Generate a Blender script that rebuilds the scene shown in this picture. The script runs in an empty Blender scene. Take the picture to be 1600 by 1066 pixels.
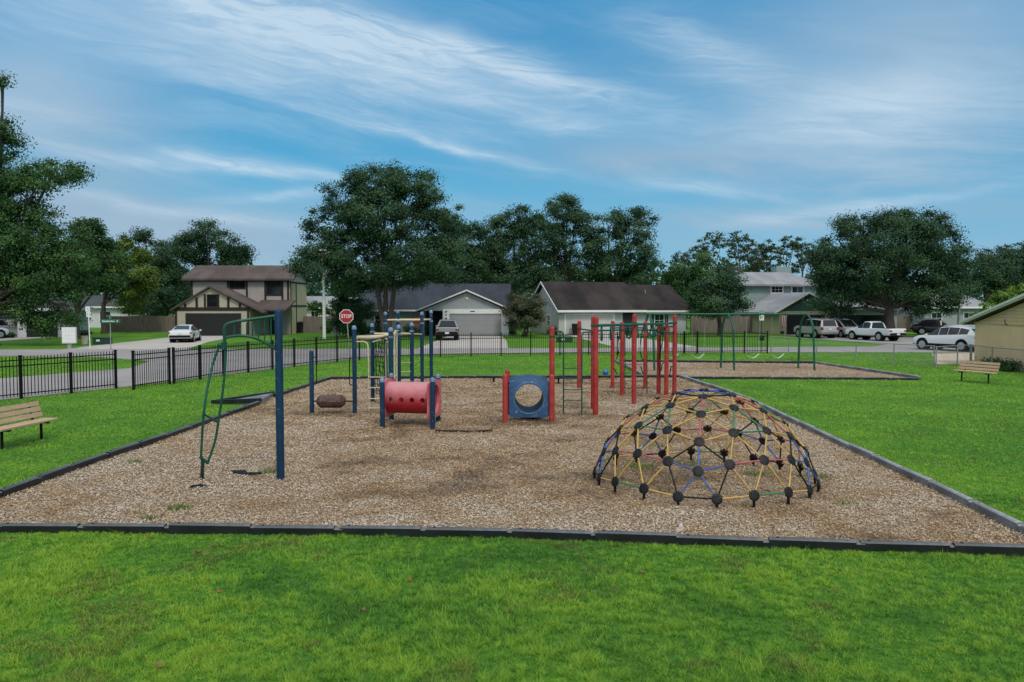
import bpy, math, random
import numpy as np
from mathutils import Vector, Matrix, Quaternion
random.seed(7)
rng = np.random.default_rng(11)
SC = bpy.context.scene
COL = SC.collection
R = math.radians

# ------------------------------------------------------------------ camera
F, HC, HOR = 1244.0, 3.0, 478.0
PITCH = math.atan((533 - HOR) / F)
cam = bpy.data.cameras.new('camera')
cam.sensor_width = 36.0
cam.lens = F / 1600 * 36
cam.clip_start = 0.1
cam.clip_end = 3000
camo = bpy.data.objects.new('camera', cam)
COL.objects.link(camo)
camo.location = (0, 0, HC)
camo.rotation_euler = (R(90) - PITCH, 0, 0)
SC.camera = camo
SC.view_settings.view_transform = 'Standard'
SC.view_settings.look = 'None'
SC.view_settings.exposure = 0.0
SC.view_settings.gamma = 1.0

def ray(px, py):
    u = (px - 800) / F
    v = (533 - py) / F
    c, s = math.cos(PITCH), math.sin(PITCH)
    return Vector((u, c + v * s, -s + v * c))
def G(px, py, z=0.0):          # ground point seen at a place in the photograph
    d = ray(px, py)
    t = (z - HC) / d.z
    return Vector((d.x * t, d.y * t, z))
def P(px, py, Y):              # point at distance Y
    d = ray(px, py)
    t = Y / d.y
    return Vector((d.x * t, Y, HC + d.z * t))

# ------------------------------------------------------------------ sky and sun
SUN_EL, SUN_AZ = R(50), R(160)      # azimuth measured clockwise from +Y
W = bpy.data.worlds.new('World')
SC.world = W
W.use_nodes = True
nt = W.node_tree
nt.nodes.clear()
class NT:
    def __init__(s, t): s.t = t
    def new(s, typ, **kw):
        n = s.t.nodes.new(typ)
        for k, v in kw.items(): setattr(n, k, v)
        return n
    def link(s, a, b): s.t.links.new(a, b)
    def val(s, sock, v):
        if hasattr(v, 'is_output') or isinstance(v, bpy.types.NodeSocket): s.link(v, sock)
        else: sock.default_value = v
    def m(s, op, a, b=None, c=None, clamp=False):
        n = s.new('ShaderNodeMath', operation=op, use_clamp=clamp)
        s.val(n.inputs[0], a)
        if b is not None: s.val(n.inputs[1], b)
        if c is not None: s.val(n.inputs[2], c)
        return n.outputs[0]
    def mix(s, f, a, b, typ='MIX'):
        n = s.new('ShaderNodeMix', data_type='RGBA', blend_type=typ)
        s.val(n.inputs[0], f); s.val(n.inputs[6], a); s.val(n.inputs[7], b)
        return n.outputs[2]
    def comb(s, x, y, z=0.0):
        n = s.new('ShaderNodeCombineXYZ')
        s.val(n.inputs[0], x); s.val(n.inputs[1], y); s.val(n.inputs[2], z)
        return n.outputs[0]
    def noise(s, vec, scale, detail=4, rough=0.55, dist=0.0):
        n = s.new('ShaderNodeTexNoise')
        if vec is not None: s.link(vec, n.inputs['Vector'])
        n.inputs['Scale'].default_value = scale
        n.inputs['Detail'].default_value = detail
        n.inputs['Roughness'].default_value = rough
        n.inputs['Distortion'].default_value = dist
        return n.outputs[0]
    def smooth(s, v, a, b):
        n = s.new('ShaderNodeMapRange', interpolation_type='SMOOTHSTEP')
        s.val(n.inputs[0], v); n.inputs[1].default_value = a; n.inputs[2].default_value = b
        return n.outputs[0]
w = NT(nt)
tc = w.new('ShaderNodeTexCoord')
sep = w.new('ShaderNodeSeparateXYZ')
w.link(tc.outputs['Generated'], sep.inputs[0])
dx, dy, dz = sep.outputs
az = w.m('ARCTAN2', dx, dy)
el = w.m('ARCSINE', w.m('MINIMUM', w.m('MAXIMUM', dz, -1.0), 1.0))
sky = w.new('ShaderNodeTexSky', sky_type='NISHITA')
sky.sun_disc = False
sky.sun_elevation = SUN_EL
sky.sun_rotation = SUN_AZ
sky.air_density = 1.0
sky.dust_density = 0.6
sky.ozone_density = 2.0
# cloud layer: soft veils plus streaks of cirrus, laid out on the sky by bearing and height
zz = w.m('ADD', w.m('MAXIMUM', dz, 0.0), 0.12)
pv = w.comb(w.m('DIVIDE', dx, zz), w.m('DIVIDE', dy, zz), 0.0)
veil_n = w.noise(pv, 0.55, 5, 0.6, 0.6)
warp = w.m('MULTIPLY', w.m('SUBTRACT', w.noise(w.comb(w.m('MULTIPLY', az, 2.5), w.m('MULTIPLY', el, 5.0), 0.0), 1.3, 4, 0.55, 0.4), 0.5), 0.06)
sv = w.comb(w.m('MULTIPLY', w.m('ADD', az, w.m('MULTIPLY', el, 0.6)), 2.2), w.m('MULTIPLY', w.m('ADD', w.m('ADD', el, warp), w.m('MULTIPLY', az, 0.12)), 15.0), 0.0)
str_n = w.noise(sv, 1.6, 7, 0.62, 0.5)
fib_n = w.noise(sv, 5.0, 6, 0.65, 0.9)
low_n = w.noise(w.comb(az, w.m('MULTIPLY', el, 2.0), 0.0), 5.0, 3, 0.5, 0.3)
def band(px0, py0, slope, curve, wid, length, amp):
    a0 = math.atan((px0 - 800) / F)
    e0 = (HOR - py0) / F * math.cos(a0)
    da = w.m('SUBTRACT', az, a0)
    line = w.m('ADD', w.m('MULTIPLY', da, -slope), w.m('MULTIPLY', w.m('MULTIPLY', da, da), -curve))
    wob = w.m('ADD', w.m('MULTIPLY', w.m('SUBTRACT', str_n, 0.5), wid * 2.0), w.m('MULTIPLY', w.m('SUBTRACT', low_n, 0.5), 0.05))
    d = w.m('SUBTRACT', w.m('SUBTRACT', w.m('ADD', el, wob), e0), line)
    g1 = w.m('POWER', w.m('DIVIDE', d, wid), 2.0)
    g2 = w.m('POWER', w.m('DIVIDE', da, length), 2.0)
    return w.m('MULTIPLY', w.m('EXPONENT', w.m('MULTIPLY', w.m('ADD', g1, g2), -1.0)), amp)
def total(items):
    t = items[0]
    for i in items[1:]: t = w.m('ADD', t, i)
    return t
white = total([band(420, 40, 0.22, 0.1, 0.035, 0.26, 0.75), band(760, 105, 0.26, 0.2, 0.018, 0.2, 0.75),
               band(700, 232, 0.22, 0.1, 0.007, 0.13, 0.65), band(370, 262, 0.10, 0.3, 0.009, 0.13, 0.95),
               band(310, 335, 0.07, 0.0, 0.008, 0.17, 0.5), band(430, 312, -0.05, 0, 0.006, 0.07, 0.5),
               band(1090, 95, 0.35, 0.4, 0.028, 0.09, 0.5), band(1340, 185, -0.03, 0.0, 0.04, 0.15, 0.35),
               band(1090, 305, 0.1, 0, 0.010, 0.08, 0.45), band(1330, 328, -0.1, 0, 0.008, 0.12, 0.55),
               band(890, 210, 0.12, 0, 0.010, 0.06, 0.35), band(560, 150, 0.1, 0, 0.04, 0.25, 0.32)])
white = w.m('MULTIPLY', white, w.m('ADD', w.m('MULTIPLY', w.smooth(fib_n, 0.3, 0.7), 0.75), 0.5))
gen = w.m('MULTIPLY', w.smooth(str_n, 0.46, 0.8), 0.22)
soft = total([band(230, 60, 0.1, 0, 0.06, 0.30, 0.42), band(640, 150, 0.15, 0, 0.035, 0.22, 0.25), band(1350, 185, -0.02, 0, 0.035, 0.13, 0.38), band(1420, 110, 0.0, 0, 0.09, 0.2, 0.25), band(60, 160, 0, 0, 0.05, 0.08, 0.3)])
white = w.m('ADD', white, w.m('MULTIPLY', soft, w.m('ADD', w.m('MULTIPLY', str_n, 0.9), 0.45)))
white = w.m('ADD', white, gen, clamp=True)
mauve = total([band(70, 175, 0.1, 0, 0.05, 0.14, 0.85), band(230, 345, 0.03, 0, 0.022, 0.22, 1.1), band(420, 395, 0.0, 0, 0.02, 0.3, 0.5),
               band(150, 285, 0.0, 0, 0.03, 0.13, 0.6), band(1400, 90, 0.05, 0, 0.08, 0.24, 0.6),
               band(1300, 250, 0.0, 0, 0.06, 0.3, 0.6), band(1000, 260, 0.05, 0, 0.02, 0.16, 0.5),
               band(1200, 350, 0.0, 0, 0.015, 0.3, 0.5), band(640, 330, 0.0, 0, 0.015, 0.16, 0.4)])
mauve = w.m('ADD', mauve, w.m('MULTIPLY', w.smooth(veil_n, 0.42, 0.78), 0.3))
mauve = w.m('MULTIPLY', mauve, w.m('ADD', w.m('MULTIPLY', str_n, 0.9), 0.5), clamp=True)
SKYK = 0.10
grad = w.mix(w.smooth(el, 0.0, 0.36), (1.15, 4.85, 7.2, 1), (0.36, 3.0, 5.9, 1))
haze_k = w.m('MULTIPLY', w.smooth(w.m('MULTIPLY', el, -1.0), -0.17, -0.02), 0.8)
grad = w.mix(haze_k, grad, (3.1, 4.9, 6.5, 1))
base = w.mix(0.85, w.mix(1.0, sky.outputs[0], (0.35, 0.85, 1.1, 1), 'MULTIPLY'), grad)
c1 = w.mix(w.m('MULTIPLY', mauve, 0.85), base, (3.5, 4.75, 6.1, 1))
c2 = w.mix(w.m('MULTIPLY', white, 0.9), c1, (5.6, 7.1, 8.4, 1))
# added unseen bright cloud to light the ground: deck overhead and behind the viewer
fill_deck = w.m('MULTIPLY', w.smooth(w.m('ADD', dz, w.m('MULTIPLY', dy, -0.35)), 0.22, 0.75), w.m('ADD', w.m('MULTIPLY', veil_n, 0.7), 0.6), clamp=True)
c2 = w.mix(fill_deck, c2, (10.8, 10.9, 10.9, 1))
bg = w.new('ShaderNodeBackground')
w.link(c2, bg.inputs[0])
bg.inputs[1].default_value = SKYK
wo = w.new('ShaderNodeOutputWorld')
w.link(bg.outputs[0], wo.inputs[0])

sl = bpy.data.lights.new('sun', 'SUN')
sl.energy = 1.5
sl.angle = R(11)
sl.color = (1.0, 0.95, 0.87)
so = bpy.data.objects.new('sun', sl)
COL.objects.link(so)
sd = Vector((math.sin(SUN_AZ) * math.cos(SUN_EL), math.cos(SUN_AZ) * math.cos(SUN_EL), math.sin(SUN_EL)))
so.rotation_euler = sd.to_track_quat('Z', 'Y').to_euler()
so.location = (0, 0, 60)

# ------------------------------------------------------------------ materials
def mat(name, col, rough=0.7, var=0.0, scale=6.0, bump=0.0, col2=None, metal=0.0, coat=0.0, spec=0.5, thr=(0.35, 0.65), stretch=None, detail=5):
    m = bpy.data.materials.new(name)
    m.use_nodes = True
    n = NT(m.node_tree)
    b = m.node_tree.nodes['Principled BSDF']
    b.inputs['Roughness'].default_value = rough
    b.inputs['Metallic'].default_value = metal
    b.inputs['Specular IOR Level'].default_value = spec
    b.inputs['Coat Weight'].default_value = coat
    c = tuple(col) + (1,)
    if var or col2 or bump:
        t = n.new('ShaderNodeTexCoord')
        vec = t.outputs['Object']
        if stretch:
            mp = n.new('ShaderNodeMapping'); mp.inputs['Scale'].default_value = stretch
            n.link(vec, mp.inputs[0]); vec = mp.outputs[0]
        nz = n.noise(vec, scale, detail, 0.6)
        f = n.smooth(nz, *thr)
        if col2: a, d = c, tuple(col2) + (1,)
        else:
            a = tuple(x * (1 - var) for x in col) + (1,); d = tuple(min(1, x * (1 + var)) for x in col) + (1,)
        n.link(n.mix(f, a, d), b.inputs['Base Color'])
        if bump:
            bn = n.new('ShaderNodeBump'); bn.inputs['Strength'].default_value = bump; bn.inputs['Distance'].default_value = 0.02
            n.link(n.noise(vec, scale * 6, 4), bn.inputs['Height']); n.link(bn.outputs[0], b.inputs['Normal'])
    else:
        b.inputs['Base Color'].default_value = c
    return m
M = {}
def leafmat(name, dark, light, trans=0.25):
    m = bpy.data.materials.new(name); m.use_nodes = True
    n = NT(m.node_tree); n.t.nodes.clear()
    at = n.new('ShaderNodeAttribute', attribute_name='tint')
    c = n.mix(at.outputs['Fac'], tuple(dark) + (1,), tuple(light) + (1,))
    d = n.new('ShaderNodeBsdfPrincipled'); n.link(c, d.inputs['Base Color']); d.inputs['Roughness'].default_value = 0.5
    d.inputs['Specular IOR Level'].default_value = 0.3
    t = n.new('ShaderNodeBsdfTranslucent'); n.link(c, t.inputs[0])
    mx = n.new('ShaderNodeMixShader'); mx.inputs[0].default_value = trans
    n.link(d.outputs[0], mx.inputs[1]); n.link(t.outputs[0], mx.inputs[2])
    o = n.new('ShaderNodeOutputMaterial'); n.link(mx.outputs[0], o.inputs[0])
    return m
def groundmat(name, cols, scale, bump=0.5, bscale=40, rough=0.95, fine=None):
    """three or four colours blended by large and small noise in world metres"""
    m = bpy.data.materials.new(name); m.use_nodes = True
    n = NT(m.node_tree); b = m.node_tree.nodes['Principled BSDF']
    b.inputs['Roughness'].default_value = rough; b.inputs['Specular IOR Level'].default_value = 0.15
    t = n.new('ShaderNodeNewGeometry'); v = t.outputs['Position']
    c = n.mix(n.smooth(n.noise(v, scale, 6, 0.65), 0.36, 0.64), cols[0] + (1,), cols[1] + (1,))
    c = n.mix(n.smooth(n.noise(v, scale * 3.7, 6, 0.7), 0.48, 0.7), c, cols[2] + (1,))
    c = n.mix(n.smooth(n.noise(v, fine or scale * 40, 3, 0.6), 0.45, 0.72), c, cols[3] + (1,))
    n.link(c, b.inputs['Base Color'])
    bn = n.new('ShaderNodeBump'); bn.inputs['Strength'].default_value = bump; bn.inputs['Distance'].default_value = 0.03
    n.link(n.noise(v, bscale, 5, 0.7), bn.inputs['Height']); n.link(bn.outputs[0], b.inputs['Normal'])
    return m
M['lawn'] = groundmat('lawn_grass', [(0.072, 0.20, 0.018), (0.12, 0.27, 0.02), (0.06, 0.155, 0.016), (0.04, 0.11, 0.012)], 0.22, 1.0, 30)
M['chips_ground'] = groundmat('wood_chip_ground', [(0.31, 0.225, 0.145), (0.38, 0.30, 0.22), (0.28, 0.175, 0.09), (0.18, 0.125, 0.08)], 0.35, 1.0, 45, fine=26)
M['asphalt'] = groundmat('asphalt', [(0.27, 0.25, 0.25), (0.33, 0.31, 0.31), (0.23, 0.22, 0.22), (0.30, 0.28, 0.28)], 0.15, 0.4, 60)
M['concrete'] = groundmat('concrete', [(0.42, 0.39, 0.36), (0.48, 0.45, 0.42), (0.36, 0.34, 0.31), (0.44, 0.41, 0.38)], 0.3, 0.3, 50)
M['tan_concrete'] = groundmat('tan_concrete', [(0.48, 0.39, 0.29), (0.52, 0.43, 0.33), (0.42, 0.34, 0.25), (0.46, 0.38, 0.29)], 0.5, 0.3, 50)
M['blue_paint'] = mat('blue_paint', (0.004, 0.027, 0.064), 0.42, spec=.3, col2=(0.009, 0.045, 0.10), scale=3, thr=(0.4, 0.75), bump=0.08)
M['blue_cap'] = mat('faded_blue_cap', (0.15, 0.22, 0.35), 0.5, 0.3, 8)
M['green_paint'] = mat('green_paint', (0.005, 0.060, 0.037), 0.4, spec=.35, col2=(0.009, 0.095, 0.058), scale=4)
M['dark_green'] = mat('dark_green_paint', (0.004, 0.04, 0.03), 0.4, 0.2, 4, spec=.3)
M['red_paint'] = mat('red_paint', (0.30, 0.022, 0.020), 0.5, spec=.3, col2=(0.37, 0.045, 0.038), scale=4, bump=0.1)
M['cream_paint'] = mat('cream_paint', (0.55, 0.47, 0.31), 0.4, 0.08, 10)
M['blue_plastic'] = mat('blue_plastic', (0.03, 0.09, 0.20), 0.35, col2=(0.08, 0.16, 0.28), scale=5, thr=(0.45, 0.8))
M['red_plastic'] = mat('red_plastic', (0.50, 0.03, 0.045), 0.4, col2=(0.56, 0.10, 0.12), scale=3, thr=(0.45, 0.75))
M['pink_plastic'] = mat('faded_red_plastic', (0.55, 0.16, 0.18), 0.5, col2=(0.52, 0.06, 0.08), scale=4, thr=(0.4, 0.7))
def bleached(name, red, pale, z0, z1):
    m = bpy.data.materials.new(name); m.use_nodes = True; n = NT(m.node_tree); b = m.node_tree.nodes['Principled BSDF']; b.inputs['Roughness'].default_value = .48
    t = n.new('ShaderNodeTexCoord'); s2 = n.new('ShaderNodeSeparateXYZ'); n.link(t.outputs['Object'], s2.inputs[0])
    z = n.m('ADD', s2.outputs[2], n.m('MULTIPLY', n.m('SUBTRACT', n.noise(t.outputs['Object'], 4.0, 6, .7), .5), .5))
    n.link(n.mix(n.smooth(z, z0, z1), red + (1,), pale + (1,)), b.inputs['Base Color']); return m
M['red_bleached'] = bleached('bleached_red_plastic', (.40, .012, .022), (.50, .22, .24), .5, 1.12)
M['brown_plastic'] = mat('brown_plastic', (0.075, 0.04, 0.032), 0.5, 0.25, 6, bump=0.2)
M['black_metal'] = mat('black_metal', (0.005, 0.005, 0.006), 0.55, spec=.2)
M['black_plastic'] = mat('black_border_plastic', (0.010, 0.012, 0.014), 0.42, 0.35, 5, bump=0.1, spec=.4)
M['grey_plastic'] = mat('weathered_border_plastic', (0.15, 0.155, 0.16), 0.6, 0.35, 4, bump=0.2)
M['timber_top'] = mat('grey_border_top', (0.085, 0.092, 0.10), 0.6, 0.4, 3, bump=0.1)  # lighter grey for the upward faces of the black timbers
M['pale_top'] = mat('pale_border_top', (0.26, 0.27, 0.28), 0.65, 0.35, 3, bump=0.1)
M['rubber'] = mat('black_rubber', (0.009, 0.009, 0.010), 0.75, 0.3, 9, bump=0.4, spec=.2)
M['hub'] = mat('hub_plastic', (0.008, 0.008, 0.009), 0.42, 0.4, 12, bump=0.5, spec=.32)
M['galv'] = mat('galvanised_steel', (0.30, 0.31, 0.31), 0.5, 0.15, 8, metal=0.3)
M['bench_slat'] = mat('weathered_bench_plank', (0.42, 0.28, 0.17), 0.75, col2=(0.50, 0.36, 0.24), scale=3, stretch=(1, 12, 12), bump=0.2)
M['white'] = mat('white_paint', (0.72, 0.72, 0.71), 0.6, 0.05, 3)
M['offwhite'] = mat('off_white_paint', (0.60, 0.60, 0.57), 0.7, 0.05, 3)
M['glass'] = mat('dark_glass', (0.012, 0.014, 0.017), 0.06)
M['chrome'] = mat('alloy', (0.5, 0.5, 0.52), 0.35, metal=0.7)
M['tyre'] = mat('tyre_rubber', (0.009, 0.009, 0.009), 0.85, spec=.2)
M['tail'] = mat('tail_lamp_red', (0.25, 0.01, 0.012), 0.2)
M['lamp'] = mat('headlamp_clear', (0.6, 0.62, 0.65), 0.12)
M['plate'] = mat('number_plate', (0.6, 0.6, 0.6), 0.5)
M['bark'] = mat('oak_bark', (0.045, 0.036, 0.03), 0.95, col2=(0.08, 0.066, 0.055), scale=5, stretch=(3, 3, 0.6), bump=0.8)
M['pine_bark'] = mat('pine_bark', (0.12, 0.08, 0.06), 0.95, 0.3, 4, bump=0.6)
M['oak'] = leafmat('oak_leaf', (0.013, 0.048, 0.020), (0.072, 0.150, 0.058))
M['oak2'] = leafmat('oak_leaf_green', (0.016, 0.062, 0.017), (0.095, 0.20, 0.045))
M['yellow_leaf'] = leafmat('yellow_green_leaf', (0.035, 0.085, 0.012), (0.18, 0.26, 0.035))
M['olive_leaf'] = leafmat('olive_leaf', (0.025, 0.055, 0.022), (0.105, 0.14, 0.06))
M['myrtle'] = leafmat('crape_myrtle_leaf', (0.032, 0.06, 0.025), (0.15, 0.135, 0.075))
M['bright_leaf'] = leafmat('bright_leaf', (0.05, 0.12, 0.015), (0.22, 0.33, 0.04))
def ramp_leaf(name, stops, trans):
    m = leafmat(name, (0, 0, 0), (1, 1, 1), trans); t_ = m.node_tree
    mixn = [x for x in t_.nodes if x.type == 'MIX'][0]; at_ = [x for x in t_.nodes if x.type == 'ATTRIBUTE'][0]
    r = t_.nodes.new('ShaderNodeValToRGB'); e = r.color_ramp.elements
    e[0].position, e[0].color = stops[0][0], stops[0][1] + (1,); e[1].position, e[1].color = stops[-1][0], stops[-1][1] + (1,)
    for p, c in stops[1:-1]: k = e.new(p); k.color = c + (1,)
    t_.links.new(at_.outputs['Fac'], r.inputs[0])
    for l in list(mixn.outputs[2].links): t_.links.new(r.outputs[0], l.to_socket)
    return m
M['grass'] = ramp_leaf('grass_blade', [(0, (.24, .18, .08)), (.1, (.17, .16, .05)), (.16, (.07, .21, .03)), (.5, (.15, .37, .035)), (1, (.30, .48, .045))], .4)
M['chip'] = ramp_leaf('wood_chip', [(0, (.08, .058, .036)), (.22, (.30, .18, .075)), (.40, (.44, .29, .15)), (.55, (.44, .335, .22)), (.75, (.48, .385, .28)), (1, (.54, .46, .36))], 0.0)
M['weed'] = leafmat('weed_leaf', (0.06, 0.14, 0.02), (0.16, 0.26, 0.05), 0.3)


# ------------------------------------------------------------------ mesh helpers
def tube_geo(pts, rad, seg=8, cap=True):
    pts = [Vector(p) for p in pts]
    n = len(pts)
    rs = rad if isinstance(rad, (list, tuple)) else [rad] * n
    V, Fc = [], []
    up = None
    for i, p in enumerate(pts):
        if i == 0: t = pts[1] - p
        elif i == n - 1: t = p - pts[i - 1]
        else: t = (pts[i + 1] - p).normalized() + (p - pts[i - 1]).normalized()
        t = t.normalized() if t.length > 1e-9 else Vector((0, 0, 1))
        if up is None:
            up = Vector((0, 0, 1)) if abs(t.z) < 0.9 else Vector((1, 0, 0))
        a = up - t * up.dot(t)
        if a.length < 1e-6: a = t.orthogonal()
        a.normalize(); up = a
        b = t.cross(a)
        for k in range(seg):
            an = 2 * math.pi * k / seg
            V.append(p + (a * math.cos(an) + b * math.sin(an)) * rs[i])
    for i in range(n - 1):
        for k in range(seg):
            k2 = (k + 1) % seg
            Fc.append((i * seg + k, i * seg + k2, (i + 1) * seg + k2, (i + 1) * seg + k))
    if cap:
        Fc.append(tuple(range(seg - 1, -1, -1)))
        Fc.append(tuple((n - 1) * seg + k for k in range(seg)))
    return V, Fc
class MB:
    def __init__(s): s.v, s.f = [], []
    def add(s, V, Fc):
        o = len(s.v); s.v += [Vector(x) for x in V]; s.f += [tuple(i + o for i in f) for f in Fc]; return s
    def box(s, c, size, rz=0.0, rot=None):
        hx, hy, hz = [x / 2 for x in size]
        V = [Vector((sx * hx, sy * hy, sz * hz)) for sz in (-1, 1) for sy in (-1, 1) for sx in (-1, 1)]
        m = rot if rot is not None else Matrix.Rotation(rz, 3, 'Z')
        V = [m @ x + Vector(c) for x in V]
        return s.add(V, [(0, 2, 3, 1), (4, 5, 7, 6), (0, 1, 5, 4), (2, 6, 7, 3), (0, 4, 6, 2), (1, 3, 7, 5)])
    def b2(s, x0, x1, y0, y1, z0, z1):
        return s.box(((x0 + x1) / 2, (y0 + y1) / 2, (z0 + z1) / 2), (abs(x1 - x0), abs(y1 - y0), abs(z1 - z0)))
    def tube(s, pts, r, seg=8, cap=True): return s.add(*tube_geo(pts, r, seg, cap))
    def beam(s, a, b, wd, ht):          # square bar from a to b
        a, b = Vector(a), Vector(b); t = (b - a); L = t.length; t.normalize()
        sx = t.cross(Vector((0, 0, 1)))
        if sx.length < 1e-4: sx = Vector((1, 0, 0))
        sx.normalize(); u = sx.cross(t)
        m = Matrix((t, sx, u)).transposed()
        return s.box((a + b) / 2, (L, wd, ht), rot=m)
    def slab(s, pts, th, down=None):    # polygon extruded by th along 'down'
        pts = [Vector(p) for p in pts]; n = len(pts)
        d = Vector(down) if down is not None else Vector((0, 0, -1))
        V = pts + [p + d * th for p in pts]
        Fc = [tuple(range(n)), tuple(range(2 * n - 1, n - 1, -1))]
        for i in range(n):
            j = (i + 1) % n
            Fc.append((j, i, n + i, n + j))
        return s.add(V, Fc)
    def lathe(s, prof, c=(0, 0, 0), axis='Z', seg=16):
        V, Fc = [], []
        n = len(prof)
        for r, h in prof:
            for k in range(seg):
                a = 2 * math.pi * k / seg
                x, y = r * math.cos(a), r * math.sin(a)
                V.append(Vector(c) + Vector({'Z': (x, y, h), 'X': (h, x, y), 'Y': (y, h, x)}[axis]))
        for i in range(n - 1):
            for k in range(seg):
                k2 = (k + 1) % seg
                Fc.append((i * seg + k, i * seg + k2, (i + 1) * seg + k2, (i + 1) * seg + k))
        Fc.append(tuple(range(seg - 1, -1, -1))); Fc.append(tuple((n - 1) * seg + k for k in range(seg)))
        return s.add(V, Fc)
    def build(s, name, m, parent=None, smooth=None, world=False, bevel=0.0):
        me = bpy.data.meshes.new(name)
        V = s.v
        if world and parent is not None:
            inv = Matrix.LocRotScale(parent.location, parent.rotation_euler, None).inverted()
            V = [inv @ x for x in V]
        me.from_pydata([tuple(x) for x in V], [], s.f)
        import bmesh
        bm = bmesh.new(); bm.from_mesh(me)
        bmesh.ops.recalc_face_normals(bm, faces=bm.faces)
        bm.to_mesh(me); bm.free()
        if smooth is not None:
            me.shade_smooth(); me.set_sharp_from_angle(angle=R(smooth))
        ms = m if isinstance(m, (list, tuple)) else [m]
        for x in ms: me.materials.append(x)
        o = bpy.data.objects.new(name, me); COL.objects.link(o)
        if bevel:
            bv = o.modifiers.new('bevel', 'BEVEL'); bv.width = bevel; bv.segments = 2; bv.limit_method = 'ANGLE'
        if parent is not None: o.parent = parent
        return o
def thing(name, label, cat, loc=(0, 0, 0), rz=0.0, group=None):
    o = bpy.data.objects.new(name, None); COL.objects.link(o)
    o.location = loc; o.rotation_euler = (0, 0, rz)
    o.empty_display_size = 0.3
    o['label'] = label; o['category'] = cat
    if group: o['group'] = group
    return o
def tag(o, label=None, cat=None, group=None, kind=None):
    if label: o['label'] = label
    if cat: o['category'] = cat
    if group: o['group'] = group
    if kind: o['kind'] = kind
    return o
def copy_tree(o, loc=None, rz=None, label=None, group=None):
    c = o.copy(); COL.objects.link(c)
    if loc is not None: c.location = loc
    if rz is not None: c.rotation_euler = (0, 0, rz)
    if label: c['label'] = label
    if group: c['group'] = group
    for ch in list(o.children):
        d = ch.copy(); COL.objects.link(d); d.parent = c
        for g in list(ch.children):
            e = g.copy(); COL.objects.link(e); e.parent = d
    return c
def np_mesh(name, V, per, m, parent=None, tint=None):
    """V: (n*per,3) array, each run of 'per' vertices one face"""
    nf = len(V) // per
    me = bpy.data.meshes.new(name)
    me.vertices.add(len(V)); me.vertices.foreach_set('co', np.ascontiguousarray(V, dtype=np.float32).ravel())
    me.loops.add(nf * per); me.loops.foreach_set('vertex_index', np.arange(nf * per, dtype=np.int32))
    me.polygons.add(nf); me.polygons.foreach_set('loop_start', np.arange(0, nf * per, per, dtype=np.int32))
    try: me.polygons.foreach_set('loop_total', np.full(nf, per, dtype=np.int32))
    except Exception: pass
    if tint is not None:
        a = me.attributes.new('tint', 'FLOAT', 'FACE'); a.data.foreach_set('value', np.asarray(tint, dtype=np.float32))
    me.update(calc_edges=True)
    me.materials.append(m)
    o = bpy.data.objects.new(name, me); COL.objects.link(o)
    if parent is not None: o.parent = parent
    return o
def arc(c, r, a0, a1, ux, uy, n=8):
    c, ux, uy = Vector(c), Vector(ux), Vector(uy)
    return [c + ux * (r * math.cos(a0 + (a1 - a0) * i / n)) + uy * (r * math.sin(a0 + (a1 - a0) * i / n)) for i in range(n + 1)]
def fillet(pts, r, n=5):
    """polyline with rounded corners"""
    pts = [Vector(p) for p in pts]; out = [pts[0]]
    for i in range(1, len(pts) - 1):
        a, b, c = pts[i - 1], pts[i], pts[i + 1]
        d1, d2 = (a - b), (c - b)
        rr = min(r, d1.length * 0.49, d2.length * 0.49)
        p, q = b + d1.normalized() * rr, b + d2.normalized() * rr
        for k in range(n + 1):
            t = k / n
            out.append(p * (1 - t) ** 2 + b * 2 * t * (1 - t) + q * t * t)
    out.append(pts[-1]); return out
def inpoly(x, y, poly):
    r = np.zeros(len(x), bool); n = len(poly)
    for i in range(n):
        x1, y1 = poly[i][0], poly[i][1]; x2, y2 = poly[(i + 1) % n][0], poly[(i + 1) % n][1]
        c = ((y1 > y) != (y2 > y)) & (x < (x2 - x1) * (y - y1) / ((y2 - y1) if abs(y2 - y1) > 1e-9 else 1e-9) + x1)
        r ^= c
    return r

_vt = np.random.default_rng(5).random((64, 64))
def vnoise(x, y, sc, off=0.0):
    x = np.asarray(x) * sc + off * 7.3 + 1000; y = np.asarray(y) * sc + off * 3.1 + 1000
    i, j = np.floor(x).astype(int), np.floor(y).astype(int); f, g = x - i, y - j
    f, g = f * f * (3 - 2 * f), g * g * (3 - 2 * g)
    T = lambda a, b: _vt[a % 64, b % 64]
    return (T(i, j) * (1 - f) + T(i + 1, j) * f) * (1 - g) + (T(i, j + 1) * (1 - f) + T(i + 1, j + 1) * f) * g
def fbm(x, y, sc, off=0.0, n=4):
    a, t, s = 1.0, 0.0, 0.0
    for k in range(n): t = t + a * vnoise(x, y, sc * 2 ** k, off + k); s += a; a *= .55
    return t / s

def flecks(m, col, amt=.74, scale=22):
    n = NT(m.node_tree); b = m.node_tree.nodes['Principled BSDF']; src = b.inputs['Base Color'].links[0].from_socket
    t = n.new('ShaderNodeTexCoord'); big = n.noise(t.outputs['Object'], 1.7, 3, .6); f = n.noise(t.outputs['Object'], scale, 4, .6)
    k = n.m('GREATER_THAN', n.m('ADD', f, n.m('MULTIPLY', n.m('SUBTRACT', big, .5), .35)), amt)
    n.link(n.mix(k, src, col + (1,)), b.inputs['Base Color'])
flecks(M['blue_paint'], (.22, .27, .33), .69); flecks(M['red_paint'], (.42, .22, .18), .70); flecks(M['green_paint'], (.16, .24, .2), .71); flecks(M['blue_plastic'], (.13, .22, .33), .64, 9)

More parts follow.
